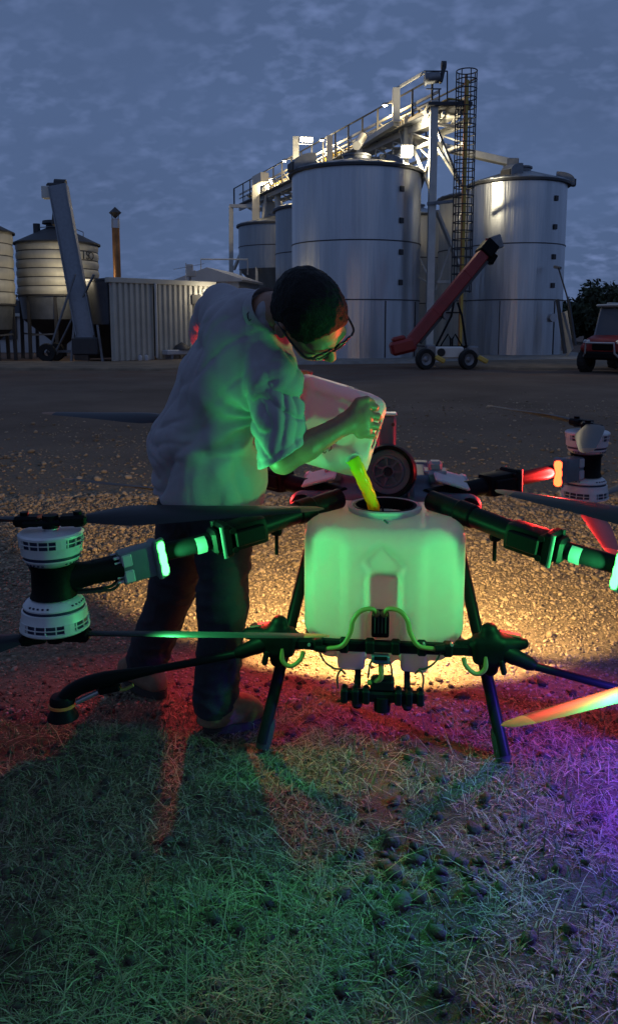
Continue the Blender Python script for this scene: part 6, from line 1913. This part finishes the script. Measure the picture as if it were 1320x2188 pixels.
# ---- jug
JC = at(708, 908, 2.65)
ja = R(17)
e1 = Vector((math.cos(ja), 0.0, -math.sin(ja))); e2 = Vector((math.sin(ja), 0.0, math.cos(ja))); e3 = Vector((0, 1, 0))
yaw = Matrix.Rotation(R(6), 3, 'Z'); e1, e2, e3 = yaw @ e1, yaw @ e2, yaw @ e3
jug = empty('jug', JC, 0, 'white translucent plastic jug tipped over the drone tank', 'jug')
def jp(a, b, c): return JC + e1 * a + e2 * b + e3 * c
def jl(a, b, c): return e1 * a + e2 * b + e3 * c
js = SDF((-0.26, -0.2, -0.26), (0.26, 0.22, 0.26), 0.0055)
JR = [e1, e2, e3]
js.rbox((0, 0, 0), (0.148, 0.140, 0.108), 0.040, rot=JR, taper=lambda p: [p[0], p[1] * (1 + 0.35 * np.maximum(p[0] - 0.05, 0)), p[2]])
js.rbox(jl(-0.02, 0.02, -0.112), (0.085, 0.075, 0.010), 0.008, rot=JR, k=0.012, sub=True)     # pressed panel
js.rbox(jl(0.122, 0.02, -0.10), (0.014, 0.055, 0.04), 0.012, rot=JR, k=0.012, sub=True)        # hand hold behind the grip
js.cap(jl(0.118, -0.060, -0.098), jl(0.118, 0.085, -0.098), 0.012, k=0.01)                     # grip bar
for b_ in (-0.062, 0.09):
    js.cap(jl(0.118, b_, -0.098), jl(0.115, b_, -0.06), 0.013, k=0.012)
MN = at(754, 982, 2.530) - JC
js.cap(jl(0.07, -0.075, -0.05), tuple(MN), 0.045, 0.027, k=0.03)
jo = js.build('shell', M['jug_plastic'], jug, 1)
mouth_d = (MN - jl(0.07, -0.075, -0.05)).normalized()
x, y, d_ = frame(mouth_d)
MB().lathe([(0.020, 0.014), (0.027, 0.014), (0.028, 0.020), (0.027, 0.027), (0.020, 0.027)], 26, Matrix.Translation(MN) @ Matrix((x, y, d_)).transposed().to_4x4(), close=True).build('mouth_ring', M['tank_plastic'], jo)
# the liquid lying in the low corner of the jug
lq = SDF((-0.24, -0.18, -0.24), (0.24, 0.2, 0.24), 0.007)
lq.rbox((0, 0, 0), (0.141, 0.133, 0.101), 0.036, rot=JR, taper=lambda p: [p[0], p[1] * (1 + 0.35 * np.maximum(p[0] - 0.05, 0)), p[2]])
lq.half((0, 0, at(700, 985, 2.6).z - JC.z), (0, 0, 1))
lq.build('liquid', M['jug_mix'], jug, 1)
def text_mesh(s, size, ext=0.0006):
    cu = bpy.data.curves.new('print', 'FONT'); cu.body = s; cu.size = size; cu.extrude = ext; cu.align_x = 'CENTER'; cu.align_y = 'CENTER'
    to = bpy.data.objects.new('print', cu); COL.objects.link(to)
    me = bpy.data.meshes.new_from_object(to.evaluated_get(bpy.context.evaluated_depsgraph_get())); bpy.data.objects.remove(to)
    me.materials.clear()
    return me
me = text_mesh('5 Ga', 0.034); me.materials.append(M['jug_ink'])
o = link('volume_print', me, jo)
tp = at(703, 952, 2.532) - JC
o.location = tp
o.rotation_euler = Matrix((-e2 * 0.94 - e1 * 0.34, e1 * 0.94 - e2 * 0.34, -e3)).transposed().to_euler()
# blurred print on the upper side
MB().beam(jl(0.00, 0.1415, -0.06), jl(0.075, 0.1415, -0.05), 0.012, 0.001, up=tuple(e2)).beam(jl(0.03, 0.1415, -0.035), jl(0.08, 0.1415, -0.03), 0.006, 0.001, up=tuple(e2)).build('print_block', M['jug_ink'], jo)

# ---- falling stream
st = [at(752, 980, 2.512), at(761, 996, 2.512), at(776, 1028, 2.53), at(788, 1056, 2.555), at(797, 1080, 2.58), at(801, 1100, 2.605), at(803, 1130, 2.62)]
pth = smooth_path(st, 6)
n = len(pth)
mb = MB().tube(pth, [0.0235 - 0.005 * min(1, k / (n * 0.8)) + 0.0011 * math.sin(k * 1.1) + 0.0007 * math.sin(k * 2.3) for k in range(n)], 16)
s_ = mb.build('poured_stream', M['spray_mix'], None, 180)
s_.data.transform(Matrix.Translation(-pth[-1])); s_.location = pth[-1]
tag(s_, 'yellow-green liquid stream falling from the jug into the tank', 'liquid')
